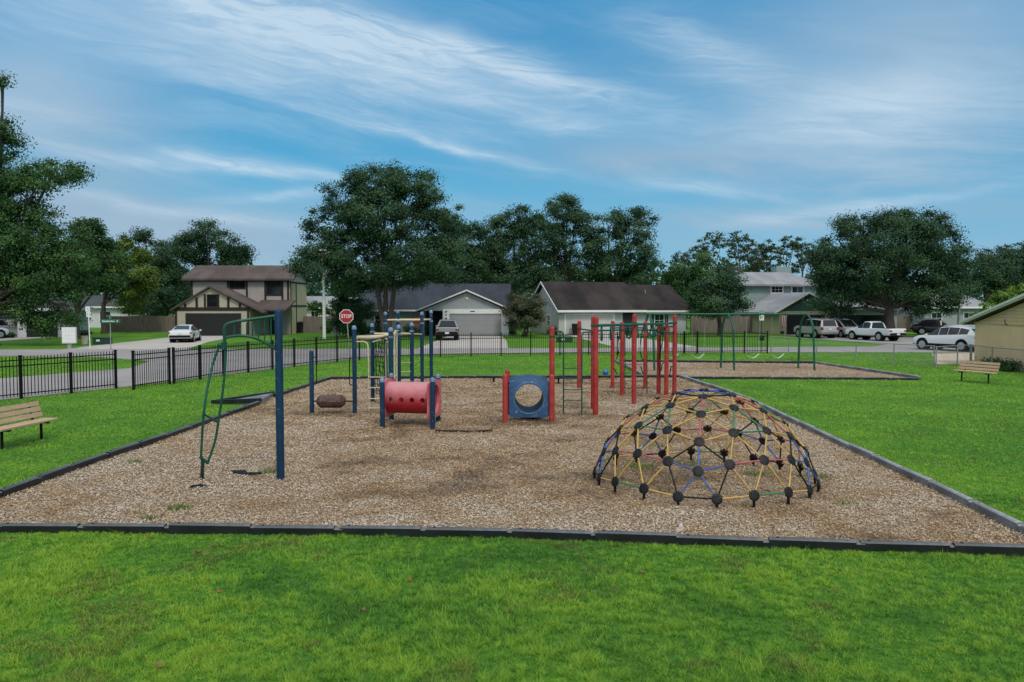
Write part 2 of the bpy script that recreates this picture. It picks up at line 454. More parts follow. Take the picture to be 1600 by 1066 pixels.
# ------------------------------------------------------------------ the setting: lawn, streets, drives
def sheet(name, pts, z, m, kind='structure'):
    me = bpy.data.meshes.new(name)
    me.from_pydata([(p[0], p[1], z) for p in pts], [], [tuple(range(len(pts)))])
    import bmesh
    bm = bmesh.new(); bm.from_mesh(me)
    bmesh.ops.triangulate(bm, faces=bm.faces)
    for f in bm.faces:
        if f.normal.z < 0: f.normal_flip()
    bm.to_mesh(me); bm.free()
    me.materials.append(m)
    o = bpy.data.objects.new(name, me); COL.objects.link(o); o['kind'] = kind
    return o
def gp(*pp): return [tuple(G(x, y))[:2] for x, y in pp]
sheet('lawn', [(-900, -60), (900, -60), (900, 1500), (-900, 1500)], 0.0, M['lawn'])
ROAD = [(-300, 56.5), (-40, 54.6), (-26, 54.8), (0, 56.0), (14, 57.0), (26.6, 58.6), (29, 61.5), (33, 62.2), (45, 61), (120, 60),
        (120, 46), (34, 49.2), (26, 51.2), (14, 51.4), (0, 50.2), (-6, 48.9), (-40, 47.2), (-300, 49)]
sheet('main_road', ROAD, 0.012, M['asphalt'])
SIDE = [(-6, 48.95), (-8.6, 45.4), (-10.2, 41.5), (-13.6, 31.2), (-14.2, 29.6), (-17.6, 22.6), (-28, -2), (-60, -60), (-70, -60), (-36, 0), (-26.5, 21), (-22.3, 30.4), (-18.4, 38.2), (-19.6, 43), (-24, 46.5), (-32, 47.5), (-6, 48.95)][:-1]
sheet('side_street', SIDE, 0.008, M['asphalt'])
DRIVES = {'tudor_drive': [(-32.6, 79.3), (-27.0, 79.3), (-25.2, 66), (-22.5, 55.0), (-31.0, 54.7), (-31.5, 62)],
          'grey_house_drive': [(-6.3, 79.3), (-1.0, 79.3), (-0.4, 66), (-0.3, 56.1), (-6.6, 55.7), (-6.5, 66)],
          'brown_house_drive': [(5.6, 81.3), (10.8, 82.5), (12.6, 68), (13.6, 57.1), (7.6, 56.5), (6.8, 66)],
          'left_house_drive': [(-43.9, 76.7), (-46.9, 76.0), (-60, 71), (-60, 57.5), (-44.6, 55.1), (-43.2, 62)]}
for k, v in DRIVES.items(): sheet('driveway', v, 0.016, M['concrete'])
sheet('driveway', [(28.3, 83), (33.5, 83.5), (38.5, 75), (35.5, 66), (33.0, 61.5), (29, 61.0), (28, 68)], 0.016, M['asphalt'])
sheet('concrete_pad', [G(1456, 553), G(1530, 551.5), G(1524, 569), G(1462, 569.5)], 0.010, M['tan_concrete'])

# wood chip beds
BED = gp((-130, 818), (0, 777), (110, 735), (260, 683), (406, 630), (424, 622), (470, 607.5), (516, 592.5), (700, 592), (958, 590), (1062, 590),
         (1130, 612), (1180, 632), (1250, 666), (1330, 704), (1460, 765), (1600, 836), (1650, 862), (1600, 863), (800, 839), (0, 830), (-130, 829))
SWINGBED = gp((962, 564.5), (1275, 567.5), (1437, 592.5), (1065, 590), (1000, 587))
sheet('wood_chip_bed', BED, 0.02, M['chips_ground'])
sheet('wood_chip_bed', SWINGBED, 0.024, M['chips_ground'])

# loose chips: real little slivers, thicker on the ground near the viewer
DARK_SPOTS = [(G(720, 765).x, G(720, 765).y, 1.8, .8, .24), (G(560, 800).x, G(560, 800).y, 1.2, .4, .22), (G(330, 790).x, G(330, 790).y, 1.0, .4, .2), (G(640, 668).x, G(640, 668).y, 1.1, .9, .55), (G(600, 690).x, G(600, 690).y, .9, .5, .4), (G(700, 680).x, G(700, 680).y, 1.2, .6, .35), (G(825, 662).x, G(825, 662).y, .8, .6, .4), (G(520, 650).x, G(520, 650).y, .9, .5, .45), (G(930, 652).x, G(930, 652).y, .8, .5, .3), (G(1000, 620).x, G(1000, 620).y, 2.2, .8, .25), (G(1195, 575).x, G(1195, 575).y, 2, .5, .3)]  # spots where the chip tint is lowered, towards ochre and darker brown
def chips(n, poly, name):
    xs = [p[0] for p in poly]; ys = [p[1] for p in poly]
    y0, y1 = min(ys), max(ys)
    u = rng.random(n * 3)
    a = 0.3
    y = (y0 ** -a + u * (y1 ** -a - y0 ** -a)) ** (-1 / a)
    x = min(xs) + rng.random(n * 3) * (max(xs) - min(xs))
    k = inpoly(x, y, poly) & (np.abs(x) < 0.72 * y + 0.5)
    x, y = x[k][:n], y[k][:n]; m = len(x)
    L = (0.013 + 0.024 * rng.random(m) ** 2) * (1 + np.maximum(0, y - 12) * 0.03)
    Wd = L * (0.35 + 0.4 * rng.random(m))
    th = rng.random(m) * math.pi * 2
    d = np.stack([np.cos(th), np.sin(th), (rng.random(m) - 0.5) * 1.1], 1); d /= np.linalg.norm(d, axis=1)[:, None]
    e = np.stack([-np.sin(th), np.cos(th), (rng.random(m) - 0.5) * 1.2], 1); e /= np.linalg.norm(e, axis=1)[:, None]
    c = np.stack([x, y, 0.03 + 0.02 * rng.random(m)], 1)
    D = d * (L / 2)[:, None]; E = e * (Wd / 2)[:, None]
    V = np.stack([c - D - E, c + D - E * 0.6, c + D * 1.1 + E * 0.7, c - D * 0.9 + E], 1).reshape(-1, 3)
    # patches: paler dry chips, ochre and darker brown, by place
    t = .60 + 1.1 * (fbm(x, y, .45, 11) - .5) + .9 * (fbm(x, y, 2.2, 12, 3) - .5) - .28 * np.clip((fbm(x, y, .8, 31) - .55) * 6, 0, 1) + .17 * rng.standard_normal(m)
    for (sx_, sy_, rx_, ry_, am) in DARK_SPOTS: t = t - am * np.exp(-(((x - sx_) / rx_) ** 2 + ((y - sy_) / ry_) ** 2)) * (.5 + fbm(x, y, 1.6, 15, 3))
    t = np.clip(t, 0, 1)
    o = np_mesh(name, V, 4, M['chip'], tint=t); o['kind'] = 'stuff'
    return o
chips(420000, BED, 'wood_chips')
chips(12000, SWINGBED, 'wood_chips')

# grass blades over the lawn, dense near the viewer, thinning with distance
def grass(n, y0, y1, a, hmin, hmax, name, poly_out):
    u = rng.random(n)
    if abs(a) < 1e-6: y = y0 * (y1 / y0) ** u
    else: y = (y0 ** -a + u * (y1 ** -a - y0 ** -a)) ** (-1 / a)
    x = (rng.random(n) * 2 - 1) * (0.74 * y + 2.2)
    k = np.ones(n, bool)
    for p in poly_out: k &= ~inpoly(x, y, p)
    x, y = x[k], y[k]; m = len(x)
    tall = fbm(x, y, .8, 1); fine = fbm(x, y, 3.5, 2, 3); fine2 = vnoise(x, y, 13, 3)
    fine3 = vnoise(x, y, 27, 4)
    keep = rng.random(m) < np.clip(-.02 + 1.0 * fine2 + .7 * fine3 + .9 * (fine - .5), .08, 1)
    x, y, tall, fine, fine2 = x[keep], y[keep], tall[keep], fine[keep], fine2[keep]; m = len(x)
    h = (hmin + (hmax - hmin) * rng.random(m)) * np.clip(.15 + 1.0 * tall + 1.0 * (fine - .3), .25, 1.6) * (.55 + .9 * fine2)
    long_ = (fbm(x, y, .35, 21) > .56) & (y < 9); stray = rng.random(m) < np.where(long_, .10, .012); h = np.where(stray, h * 2.1, h)
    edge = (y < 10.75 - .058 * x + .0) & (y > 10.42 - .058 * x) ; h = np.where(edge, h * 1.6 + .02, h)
    wd = np.maximum(0.003, y * 0.00052) * (0.7 + 0.6 * rng.random(m))
    th = rng.random(m) * 2 * math.pi
    lean = h * (0.5 + 1.3 * rng.random(m))
    c = np.stack([x, y, np.zeros(m)], 1)
    e = np.stack([np.cos(th) * wd, np.sin(th) * wd, np.zeros(m)], 1)
    ph = th + math.pi / 2 + (rng.random(m) - 0.5)
    tip = c + np.stack([np.cos(ph) * lean, np.sin(ph) * lean, h], 1)
    V = np.stack([c - e, c + e, tip], 1).reshape(-1, 3)
    big = fbm(x, y, .28, 5); med = fbm(x, y, 1.1, 6)
    t = .52 + .9 * (big - .5) + 1.2 * (med - .5) + .5 * (fine - .5) + .9 * (fine2 - .5) + .3 * (vnoise(x, y, 27, 4) - .5) + .18 * rng.standard_normal(m)
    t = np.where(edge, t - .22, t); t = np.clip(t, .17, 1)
    dry = (fbm(x, y, 1.3, 9) > .66) & (rng.random(m) < .35); t = np.where(dry | (rng.random(m) < .02), .02 + .12 * rng.random(m), t)
    o = np_mesh(name, V, 3, M['grass'], tint=t); o['kind'] = 'stuff'
    return o
PADS = [[tuple(G(1456, 553)), tuple(G(1530, 551.5)), tuple(G(1524, 569)), tuple(G(1462, 569.5))]]
OUT = [BED, SWINGBED, ROAD, SIDE] + list(DRIVES.values()) + PADS
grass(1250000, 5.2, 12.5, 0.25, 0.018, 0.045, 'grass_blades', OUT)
grass(560000, 11.0, 52.0, 0.35, 0.02, 0.045, 'grass_blades', OUT)

# weeds growing through the chips
def weed(x, y, r, n, label, group='weed tufts in the wood chip bed'):
    th = rng.random(n) * 2 * math.pi; rr = r * np.sqrt(rng.random(n))
    c = np.stack([x + np.cos(th) * rr * 1.5, y + np.sin(th) * rr, np.full(n, 0.03)], 1)
    ph = rng.random(n) * 2 * math.pi; wd = 0.006
    e = np.stack([np.cos(ph) * wd, np.sin(ph) * wd, np.zeros(n)], 1)
    h = 0.03 + 0.07 * rng.random(n)
    tip = c + np.stack([np.cos(ph + 1.5) * h * .8, np.sin(ph + 1.5) * h * .8, h], 1)
    o = np_mesh('weed_tuft', np.stack([c - e, c + e, tip], 1).reshape(-1, 3) - np.array([x, y, 0]), 3, M['weed'], tint=rng.random(n))
    o.location = (x, y, 0); tag(o, label, 'weed', group)
for (px, py, r, n, lb) in [(283, 798, .12, 130, 'low green weed tuft in the chips near the front timbers'),
                           (420, 741, .12, 110, 'weed tuft beside the foot of the tall blue post'),
                           (232, 815, .07, 45, 'tiny weed tuft against the left front timber'),
                           (1000, 733, .2, 200, 'weed tuft inside the dome at its left'),
                           (1080, 727, .25, 130, 'weed tuft at the back of the dome floor'),
                           (1190, 745, .22, 130, 'broad weed patch inside the right of the dome'),
                           (1275, 748, .2, 90, 'weed patch just right of the dome'),
                           (1320, 790, .12, 50, 'sparse weed right of the dome near the timber border'),
                           (210, 725, .1, 80, 'little weed by the left border timbers'),
                           (1020, 700, .2, 120, 'thin weed behind the dome')]:
    g = G(px, py); weed(g.x, g.y, r, n, lb)

# ------------------------------------------------------------------ border timbers
def timber_mesh(m, name):
    mb = MB()
    L, wd, h = 1.22, 0.10, 0.155
    prof = [(-wd / 2, 0), (-wd / 2, h - .02), (-wd / 2 + .02, h), (wd / 2 - .02, h), (wd / 2, h - .02), (wd / 2, 0)]
    for (x0, x1, s) in ((-L / 2, L / 2 - .07, 1.0), (L / 2 - .07, L / 2 + .05, .86)):
        n = len(prof); V = []
        for x in (x0, x1):
            V += [Vector((x, p[0] * s, p[1] * (s * .97 if s < 1 else 1))) for p in prof]
        mb.add(V, [(i, (i + 1) % n, n + (i + 1) % n, n + i) for i in range(n)] + [tuple(range(n))[::-1], tuple(range(n, 2 * n))])
    mb.tube([(-L / 2 + .12, 0, h - .01), (-L / 2 + .12, 0, h + .012)], .022, 8)
    o = mb.build(name, [m, M['pale_top'] if 'weathered' in m.name else M['timber_top']])
    for p in o.data.polygons:
        if p.normal.z > .6: p.material_index = 1
    return o
_proto = {}
def timbers(pts, label, group, m, zoff=0.0, jit=0.012):
    pts = [Vector((p[0], p[1], 0)) for p in pts]
    for a, b in zip(pts[:-1], pts[1:]):
        d = b - a; n = max(1, round(d.length / 1.22)); st = d / n
        for i in range(n):
            c = a + st * (i + .5)
            if m.name not in _proto:
                _proto[m.name] = o = timber_mesh(m, 'border_timber')
            else:
                o = _proto[m.name].copy(); COL.objects.link(o)
            o.location = (c.x + random.uniform(-jit, jit), c.y + random.uniform(-jit, jit), zoff + random.uniform(-.012, .008))
            o.rotation_euler = (random.uniform(-.03, .03), random.uniform(-.008, .008), math.atan2(d.y, d.x) + random.uniform(-.012, .012))
            o.scale = (st.length / 1.22, 1, 1)
            tag(o, label, 'border timber', group)
timbers(gp((-190, 830.5), (0, 831), (400, 834), (800, 840), (1200, 855), (1490, 865), (1760, 874)), 'black border timber in the straight row along the front of the chip bed', 'front row of border timbers', M['black_plastic'], -.03)
timbers(gp((-130, 822), (0, 781), (110, 739), (260, 687), (404, 634)), 'black border timber in the slanting row left of the chip bed', 'left row of border timbers', M['black_plastic'])
timbers(gp((428, 622), (470, 609), (516, 594)), 'black border timber just beyond the ramp at the back left', 'border timbers beyond the ramp', M['black_plastic'])
timbers(gp((516, 594), (700, 592.5), (870, 592), (958, 591.5), (1062, 591)), 'black border timber in the far row behind the play structures', 'back row of border timbers', M['black_plastic'])
timbers(gp((1062, 591), (1130, 613), (1180, 633), (1250, 667), (1330, 705), (1460, 766), (1600, 837), (1690, 880)), 'weathered grey border timber in the long row right of the dome', 'right row of border timbers', M['grey_plastic'])
timbers(gp((962, 566), (1275, 569)), 'black border timber in the farthest row behind the swings', 'far row of swing bed timbers', M['black_plastic'])
timbers(gp((1275, 569), (1437, 593.5)), 'grey border timber in the slanting row right of the swings', 'right row of swing bed timbers', M['grey_plastic'])
timbers(gp((1437, 594), (1069, 592)), 'black border timber in the near row in front of the swings', 'near row of swing bed timbers', M['black_plastic'], -.05)
timbers(gp((962, 566), (1004, 588)), 'grey border timber in the short slanting row left of the swing bed', 'left row of swing bed timbers', M['grey_plastic'])
# ramp into the bed
rt = thing('access_ramp', 'grey sloping access ramp with black rims at the left border', 'ramp', G(414, 628))
a, b, c = G(331, 631), G(428, 621.5), G(408, 633)
mb = MB(); mb.add([a + Vector((0, 0, .03)), c + Vector((0, 0, .17)), b + Vector((0, 0, .17)), a, c, b], [(0, 1, 2), (3, 5, 4), (0, 3, 4, 1), (1, 4, 5, 2), (2, 5, 3, 0)])
mb.build('ramp_plate', M['grey_plastic'], rt, world=True)
mb = MB()
for p, q in ((a, b), (a, c)): mb.beam(p + Vector((0, 0, .05)), q + Vector((0, 0, .15)), .09, .12)
mb.build('ramp_rim', M['black_plastic'], rt, world=True)

# ------------------------------------------------------------------ playground equipment
def post(mb, x, y, h, r, seg=14, z0=0.0, cap=True):
    mb.lathe([(r, z0), (r, h - r * .9), (r * .93, h - r * .5), (r * .7, h - r * .16), (r * .3, h)], (x, y, 0), 'Z', seg)
def cap_piece(mb, x, y, h, r):
    mb.lathe([(r * 1.04, h - r * 1.6), (r * 1.04, h - r * .9), (r * .97, h - r * .45), (r * .72, h - r * .1), (r * .3, h + .01)], (x, y, 0), 'Z', 14)
# 1. tall blue post with green arched overhead climber
bp = G(438.5, 751); Hb = 2.95
t = thing('arch_climber', 'tall blue post with green arched ladder and bowed green climbing pole', 'climber', bp)
mb = MB(); post(mb, bp.x, bp.y, Hb, .067, 18); mb.build('post', M['blue_paint'], t, smooth=40, world=True)
D0 = bp.y
hk = P(350.5, 537, D0 - .25)           # bend at the outer end
mb = MB()
up = fillet([P(351, 537, D0 - .25), P(350, 508, D0 - .25), P(366, 503, D0 - .22), P(432, 493.5, D0)], .2, 6)
mb.tube(up, .027, 10)
lo_pts = [P(350.5, 528, D0 - .25), P(372, 524, D0 - .22), P(392, 526, D0 - .18), P(408, 532, D0 - .1), P(422, 540, D0 - .05), P(433, 547.5, D0)]
mb.tube(fillet(lo_pts, .2, 4), .024, 10)
mb.build('arch_rail', M['green_paint'], t, smooth=60, world=True)
for (x, y0, y1) in ((366, 508, 524), (376, 506, 524), (385.5, 504, 526), (394.5, 502.5, 527), (404, 500.5, 531), (413.5, 499, 536), (423.5, 497, 541)):
    dd = D0 - .25 * (433 - x) / 80
    MB().tube([P(x, y0, dd), P(x, y1, dd)], .012, 8).build('rung', M['green_paint'], t, smooth=60, world=True)
mb = MB(); mb.tube([P(350, 546, D0 - .25), P(350.5, 535, D0 - .25)], .05, 12); mb.tube([P(341, 539, D0 - .25), P(354, 542, D0 - .25)], .034, 10)
mb.build('pole_joint', M['green_paint'], t, smooth=60, world=True)
for yy in (497.5, 543): MB().tube([P(430.5, yy + 3, D0), P(430.5, yy - 4, D0)], .04, 10).build('clamp', M['green_paint'], t, smooth=60, world=True)
mb = MB()
dA = D0 - .25
left = [P(343, 540, dA), P(334, 563, dA), P(326, 595, dA - .1), P(320, 630, dA - .2), P(316.5, 665, dA - .2), P(314, 717, dA - .1)]
right = [P(352, 542, dA), P(352, 570, dA), P(349, 605, dA), P(343.5, 645, dA), P(336.5, 690, dA), P(325, 722, dA)]
mb.tube(fillet(left, .5, 5), .021, 10); mb.tube(fillet(right, .5, 5), .021, 10)
mb.tube([P(312.5, 714, dA - .1), P(325, 724, dA)], .024, 10)
fb = G(315.5, 749)
mb.tube([P(317, 718, dA - .05), Vector((fb.x, fb.y, 0))], .033, 10)
mb.build('bowed_pole', M['green_paint'], t, smooth=60, world=True)
MB().tube([P(320, 648, dA - .2), P(340, 660, dA)], .016, 8).build('foot_rung', M['green_paint'], t, smooth=60, world=True)

# 2. log roll between two blue posts
gL, gR = G(487.5, 647), G(554.5, 647)
t = thing('log_roll', 'brown log roll slung between two blue posts with dark hand loops', 'log roll', (gL + gR) / 2)
for g, h in ((gL, 1.77), (gR, 2.45)):
    mb = MB(); post(mb, g.x, g.y, h, .062)
    mb.build('post', M['blue_paint'], t, smooth=40, world=True)
    if h > 2:
        mb = MB(); cap_piece(mb, g.x, g.y, h, .062); mb.build('cap', M['blue_cap'], t, smooth=40, world=True)
zl = P(520, 627, gL.y).z
mb = MB()
xa, xb = P(495.5, 627, gL.y).x, P(539.5, 627, gL.y).x
mb.lathe([(.02, xa), (.10, xa), (.185, xa + .11), (.185, xb - .11), (.10, xb), (.02, xb)], (0, gL.y, zl), 'X', 10)
lg = mb.build('log_drum', M['brown_plastic'], t, smooth=25, world=True)
for k in range(10):
    an = random.uniform(.2, 2.6); xx = random.uniform(xa + .16, xb - .16)
    kb = MB().box((xx, gL.y - .186 * math.cos(an - .7), zl + .186 * math.sin(an - .7)), (.05, .02, .03), rot=Matrix.Rotation(an, 3, 'X')).build('grip_knob', M['brown_plastic'], lg)
    kb.location = (-t.location.x, -t.location.y, 0)
for g, x in ((gL, xa + .02), (gR, xb - .02)): MB().tube([(g.x, g.y, zl), (x, g.y, zl)], .02).build('axle', M['black_metal'], t, smooth=60, world=True)
for g, xs, ya, yb in ((gL, 494.5, 559, 600), (gR, 546, 560, 601)):
    q = [P(g.x * 0 + (490 if g is gL else 551), ya - 1, gL.y), P(xs, ya, gL.y), P(xs, yb, gL.y), P((490 if g is gL else 551), yb + 1, gL.y)]
    MB().tube(fillet(q, .08, 4), .014, 8).build('hand_loop', M['black_metal'], t, smooth=60, world=True)

# 3. blue climbing structure with cream bars
base = G(622, 640)
t = thing('blue_climbing_frame', 'cluster of blue posts joined by cream ladders, bars and a rope net', 'climbing frame', base)
PC = {'C': (581.6, 24.7, 2.45), 'D': (610.5, 21.2, 2.42), 'E': (622.7, 22.4, 2.46), 'F': (643.2, 24.9, 2.46),
      'G': (602.3, 28.0, 2.78), 'H': (621.5, 29.4, 2.83), 'I': (659.2, 28.0, 2.78), 'J': (673.6, 29.4, 2.83)}
pos = {}
for k, (px, d, h) in PC.items():
    x = (px - 800) / F * d; pos[k] = Vector((x, d, 0))
    mb = MB(); post(mb, x, d, h, .062); mb.build('post', M['blue_paint'], t, smooth=40, world=True)
    mb = MB(); cap_piece(mb, x, d, h, .062); mb.build('cap', M['blue_cap'], t, smooth=40, world=True)
def bar(mb, a, b, za, zb, r=.022):
    mb.tube([Vector((a.x, a.y, za)), Vector((b.x, b.y, zb))], r, 8)
for a, b, z in (('G', 'I', 2.50), ('H', 'J', 2.50), ('G', 'H', 2.50), ('I', 'J', 2.50)):
    mb = MB(); bar(mb, pos[a], pos[b], z, z, .026); mb.build('cross_bar', M['cream_paint'], t, smooth=60, world=True)
for a, b in ((P(624, 522, 22.4), P(642, 522, 24.9)), (P(644, 522, 24.9), P(659, 522.5, 28.0))): MB().tube([a, b], .024, 8).build('cross_bar', M['cream_paint'], t, smooth=60, world=True)
# wavy overhead bars from the front posts to the back posts
rp = Vector((gR.x, gR.y, 0))
mb = MB()
mb.tube(fillet([P(557, 527.5, gR.y), P(575, 528.5, 22.6), P(592, 527, 23.2), P(606, 523, 23.6), P(620, 521, 22.6)], .3, 5), .045, 8)
mb.tube(fillet([P(560, 526, gR.y + .3), P(580, 525.5, 23.4), P(612, 523.5, 23.4)], .3, 5), .03, 8)
mb.build('overhead_bar', M['cream_paint'], t, smooth=60, world=True)
mb = MB(); mb.tube([P(584, 521.5, 24.7), P(641, 521.5, 24.9)], .03, 8); mb.tube([P(583, 534.5, 24.6), P(604, 529.5, 23.2)], .03, 8)
mb.build('overhead_bar', M['cream_paint'], t, smooth=60, world=True)
# front ladder (rails with bent tops)
dl = 21.9
mb = MB(); mb.tube(fillet([P(556, 534, gR.y), P(574.5, 534, dl), P(575.8, 560, dl), Vector((G(576.5, 647).x, G(576.5, 647).y, 0))], .14, 5), .02, 8)
mb.build('ladder_rail', M['cream_paint'], t, smooth=60, world=True)
mb = MB(); mb.tube(fillet([P(609, 534, 21.2), P(602.8, 534.5, 21.6), P(602.5, 560, 21.8), Vector((P(603.5, 600, 21.9).x, 21.9, 0))], .12, 5), .02, 8)
mb.build('ladder_rail', M['cream_paint'], t, smooth=60, world=True)
for y in (589.5, 606, 623, 638):
    MB().tube([P(576, y, dl), P(603.2, y, dl)], .015, 8).build('rung', M['cream_paint'], t, smooth=60, world=True)
# side ladder seen nearly end on, by post E
for px, d in ((616.5, 21.75), (620, 22.3)):
    mb = MB(); mb.tube(fillet([P(623, 517, 22.4), P(px + .5, 517, d), P(px, 530, d), Vector((P(px, 600, d).x, d, 0))], .1, 4), .02, 8)
    mb.build('ladder_rail', M['cream_paint'], t, smooth=60, world=True)
for z in (.35, .7, 1.05, 1.4):
    MB().tube([(P(616.5, 600, 21.75).x, 21.75, z), (P(620, 600, 22.3).x, 22.3, z)], .015, 6).build('rung', M['cream_paint'], t, smooth=60, world=True)
for y in (567, 581, 595):
    MB().tube([P(625, y, 24.3), P(642, y, 24.85)], .014, 6).build('rung', M['cream_paint'], t, smooth=60, world=True)
# rope net
mb = MB()
nA, nB = Vector((pos['C'].x + .1, 24.6, 0)), Vector((P(603, 560, 23.0).x, 23.0, 0))
grid = {}
for i in range(7):
    for j in range(13):
        p = nA.lerp(nB, i / 6); z = 2.05 - j * .145
        grid[i, j] = p + Vector((random.uniform(-.025, .025), 0, z + random.uniform(-.02, .02)))
for i in range(7): mb.tube([grid[i, j] for j in range(13)], .011, 5)
for j in range(13): mb.tube([grid[i, j] for i in range(7)], .011, 5)
mb.build('rope_net', M['black_metal'], t, world=True)

for k in pos:
    mb = MB(); p = pos[k]
    mb.lathe([(.066, .0), (.071, .004), (.071, .05), (.066, .054)], (p.x, p.y, PC[k][2] - (.42 if PC[k][2] > 2.6 else .28)), 'Z', 14)
    mb.build('clamp_collar', M['blue_cap'], t, smooth=40, world=True)
# 4. red crawl tunnel on four blue posts
tp = [G(597.8, 669.8), G(676.2, 672), G(684.8, 659.5), G(612, 657.5)]
t = thing('crawl_tunnel', 'faded red plastic crawl tunnel with round holes between four short blue posts', 'tunnel', (tp[0] + tp[2]) / 2)
for g, h in zip(tp, (1.24, 1.27, 1.24, 1.24)):
    mb = MB(); post(mb, g.x, g.y, h, .062); mb.build('post', M['blue_paint'], t, smooth=40, world=True)
    mb = MB(); cap_piece(mb, g.x, g.y, h, .062); mb.build('cap', M['blue_cap'], t, smooth=40, world=True)
cl, cr = (tp[0] + tp[3]) / 2, (tp[1] + tp[2]) / 2
ax = (cr - cl); Lx = ax.length; ang = math.atan2(ax.y, ax.x)
ctr = (cl + cr) / 2; Rt = .395; zc = .70
M3 = Matrix.Translation(Vector((ctr.x, ctr.y, zc))) @ Matrix.Rotation(ang, 4, 'Z')
# tube wall with rows of round holes: grid with holes cut
def holed_tube(L, Rr, holes, nx, na, hr):
    """tube wall along X as quads; cells inside a hole are dropped and its rim is snapped to a circle"""
    V, idx, Fc = [], {}, []
    import bmesh
    bm = bmesh.new()
    vs = [[None] * na for _ in range(nx + 1)]
    for i in range(nx + 1):
        for k in range(na):
            x = -L / 2 + L * i / nx; a = 2 * math.pi * k / na
            for (hx, ha) in holes:
                da = (a - ha + math.pi) % (2 * math.pi) - math.pi
                ddx, dda = x - hx, da * Rr
                d = math.hypot(ddx, dda)
                if 1e-6 < d < hr * 1.45:
                    if d > hr * .62:
                        s = hr / d; x = hx + ddx * s; a = ha + dda * s / Rr
            vs[i][k] = bm.verts.new((x, Rr * math.cos(a), Rr * math.sin(a)))
    for i in range(nx):
        for k in range(na):
            k2 = (k + 1) % na
            q = [vs[i][k], vs[i][k2], vs[i + 1][k2], vs[i + 1][k]]
            c = sum((v.co for v in q), Vector()) / 4
            a = math.atan2(c.z, c.y); inside = False
            for (hx, ha) in holes:
                da = (a - ha + math.pi) % (2 * math.pi) - math.pi
                if math.hypot(c.x - hx, da * Rr) < hr * .92: inside = True
            if not inside: bm.faces.new(q)
    return bm
hxs = [-.40, -.13, .14, .41]
holes = [(x, math.pi + .05) for x in hxs] + [(x, .05) for x in hxs]
bmh = holed_tube(Lx - .12, Rt, holes, 84, 120, .062)
import bmesh
me = bpy.data.meshes.new('tunnel_tube'); bmesh.ops.recalc_face_normals(bmh, faces=bmh.faces); bmh.to_mesh(me); bmh.free()
me.transform(Matrix.Translation(-t.location) @ M3); me.shade_smooth(); me.materials.append(M['red_bleached'])
o = bpy.data.objects.new('tunnel_tube', me); COL.objects.link(o); o.parent = t
sm = o.modifiers.new('wall', 'SOLIDIFY'); sm.thickness = .018; sm.offset = -1
def ring_panel(w2, h2, hole, th, rim, wave=.05, n=72, axis='X'):
    """rounded square plate with a round opening; plane YZ, thickness along X"""
    out, inn = [], []
    for k in range(n):
        a = 2 * math.pi * k / n
        c, s = math.cos(a), math.sin(a)
        p = 14
        rr = (abs(c / w2) ** p + abs(s / h2) ** p) ** (-1 / p)
        y, z = rr * c, rr * s
        if s > .5: z += wave * math.cos(y / w2 * math.pi * 1.35)
        out.append((y, z)); inn.append((hole * c, hole * s))
    mb = MB(); V = []
    for x in (-th / 2, th / 2):
        V += [(x, y, z) for y, z in out]
        V += [(x - (rim if x < 0 else -rim), y, z) for y, z in inn]
    Fc = []
    for k in range(n):
        j = (k + 1) % n
        Fc += [(k, j, n + j, n + k), (2 * n + j, 2 * n + k, 3 * n + k, 3 * n + j), (j, k, 2 * n + k, 2 * n + j), (n + k, n + j, 3 * n + j, 3 * n + k)]
    mb.add(V, Fc); return mb
for sx, m_ in ((-1, 'pink_plastic'), (1, 'pink_plastic')):
    mb = ring_panel(.56, .47, .36, .05, .012, .03)
    tr = M3 @ Matrix.Translation(Vector((sx * (Lx / 2 - .03), 0, -.02)))
    mb.v = [tr @ v for v in mb.v]
    mb.build('end_panel', M[m_], t, smooth=50, world=True)

M['shaded_blue_plastic'] = mat('shaded_blue_plastic', (.008, .02, .05), .5, spec=.2)  # tube interior: its inner shade is put into this darker blue
M['blue_cap2'] = mat('worn_blue_plastic', (.045, .12, .24), .4, .3, 6)
# 5. blue tunnel panel between red posts
tq = [G(789.3, 662), G(862, 660.8), G(861.5, 649), G(793, 648.5)]
t = thing('porthole_tunnel', 'short blue plastic tunnel panel with big round opening between red posts', 'tunnel', (tq[0] + tq[2]) / 2)
for g, h in zip(tq[:2] + tq[3:], (1.27, 1.25, 1.25)):
    mb = MB(); post(mb, g.x, g.y, h, .068); mb.build('post', M['red_paint'], t, smooth=40, world=True)
xl, xr = P(795.5, 620, 20.5).x, P(858, 620, 20.5).x
xm = (xl + xr) / 2; w2 = (xr - xl) / 2
zb, zt = P(826, 651.5, 20.5).z, P(826, 592, 20.5).z
for y, sc_ in ((20.42, 1), (21.55, 1)):
    mb = ring_panel(w2, (zt - zb) / 2, .365, .06, .03, .03)
    mb.v = [Matrix.Translation(Vector((xm, y, (zt + zb) / 2))) @ Matrix.Rotation(R(90), 4, 'Z') @ v for v in mb.v]
    mb.build('tunnel_panel', M['blue_plastic'], t, smooth=50, world=True)
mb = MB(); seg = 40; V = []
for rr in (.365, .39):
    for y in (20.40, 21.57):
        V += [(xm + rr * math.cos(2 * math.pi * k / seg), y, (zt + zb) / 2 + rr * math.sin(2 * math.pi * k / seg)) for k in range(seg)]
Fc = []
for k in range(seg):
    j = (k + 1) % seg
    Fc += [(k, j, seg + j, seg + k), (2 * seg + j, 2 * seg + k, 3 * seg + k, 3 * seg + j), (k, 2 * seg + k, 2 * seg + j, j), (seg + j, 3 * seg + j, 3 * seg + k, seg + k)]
mb.add(V, Fc).build('tunnel_tube', M['shaded_blue_plastic'], t, smooth=50, world=True)
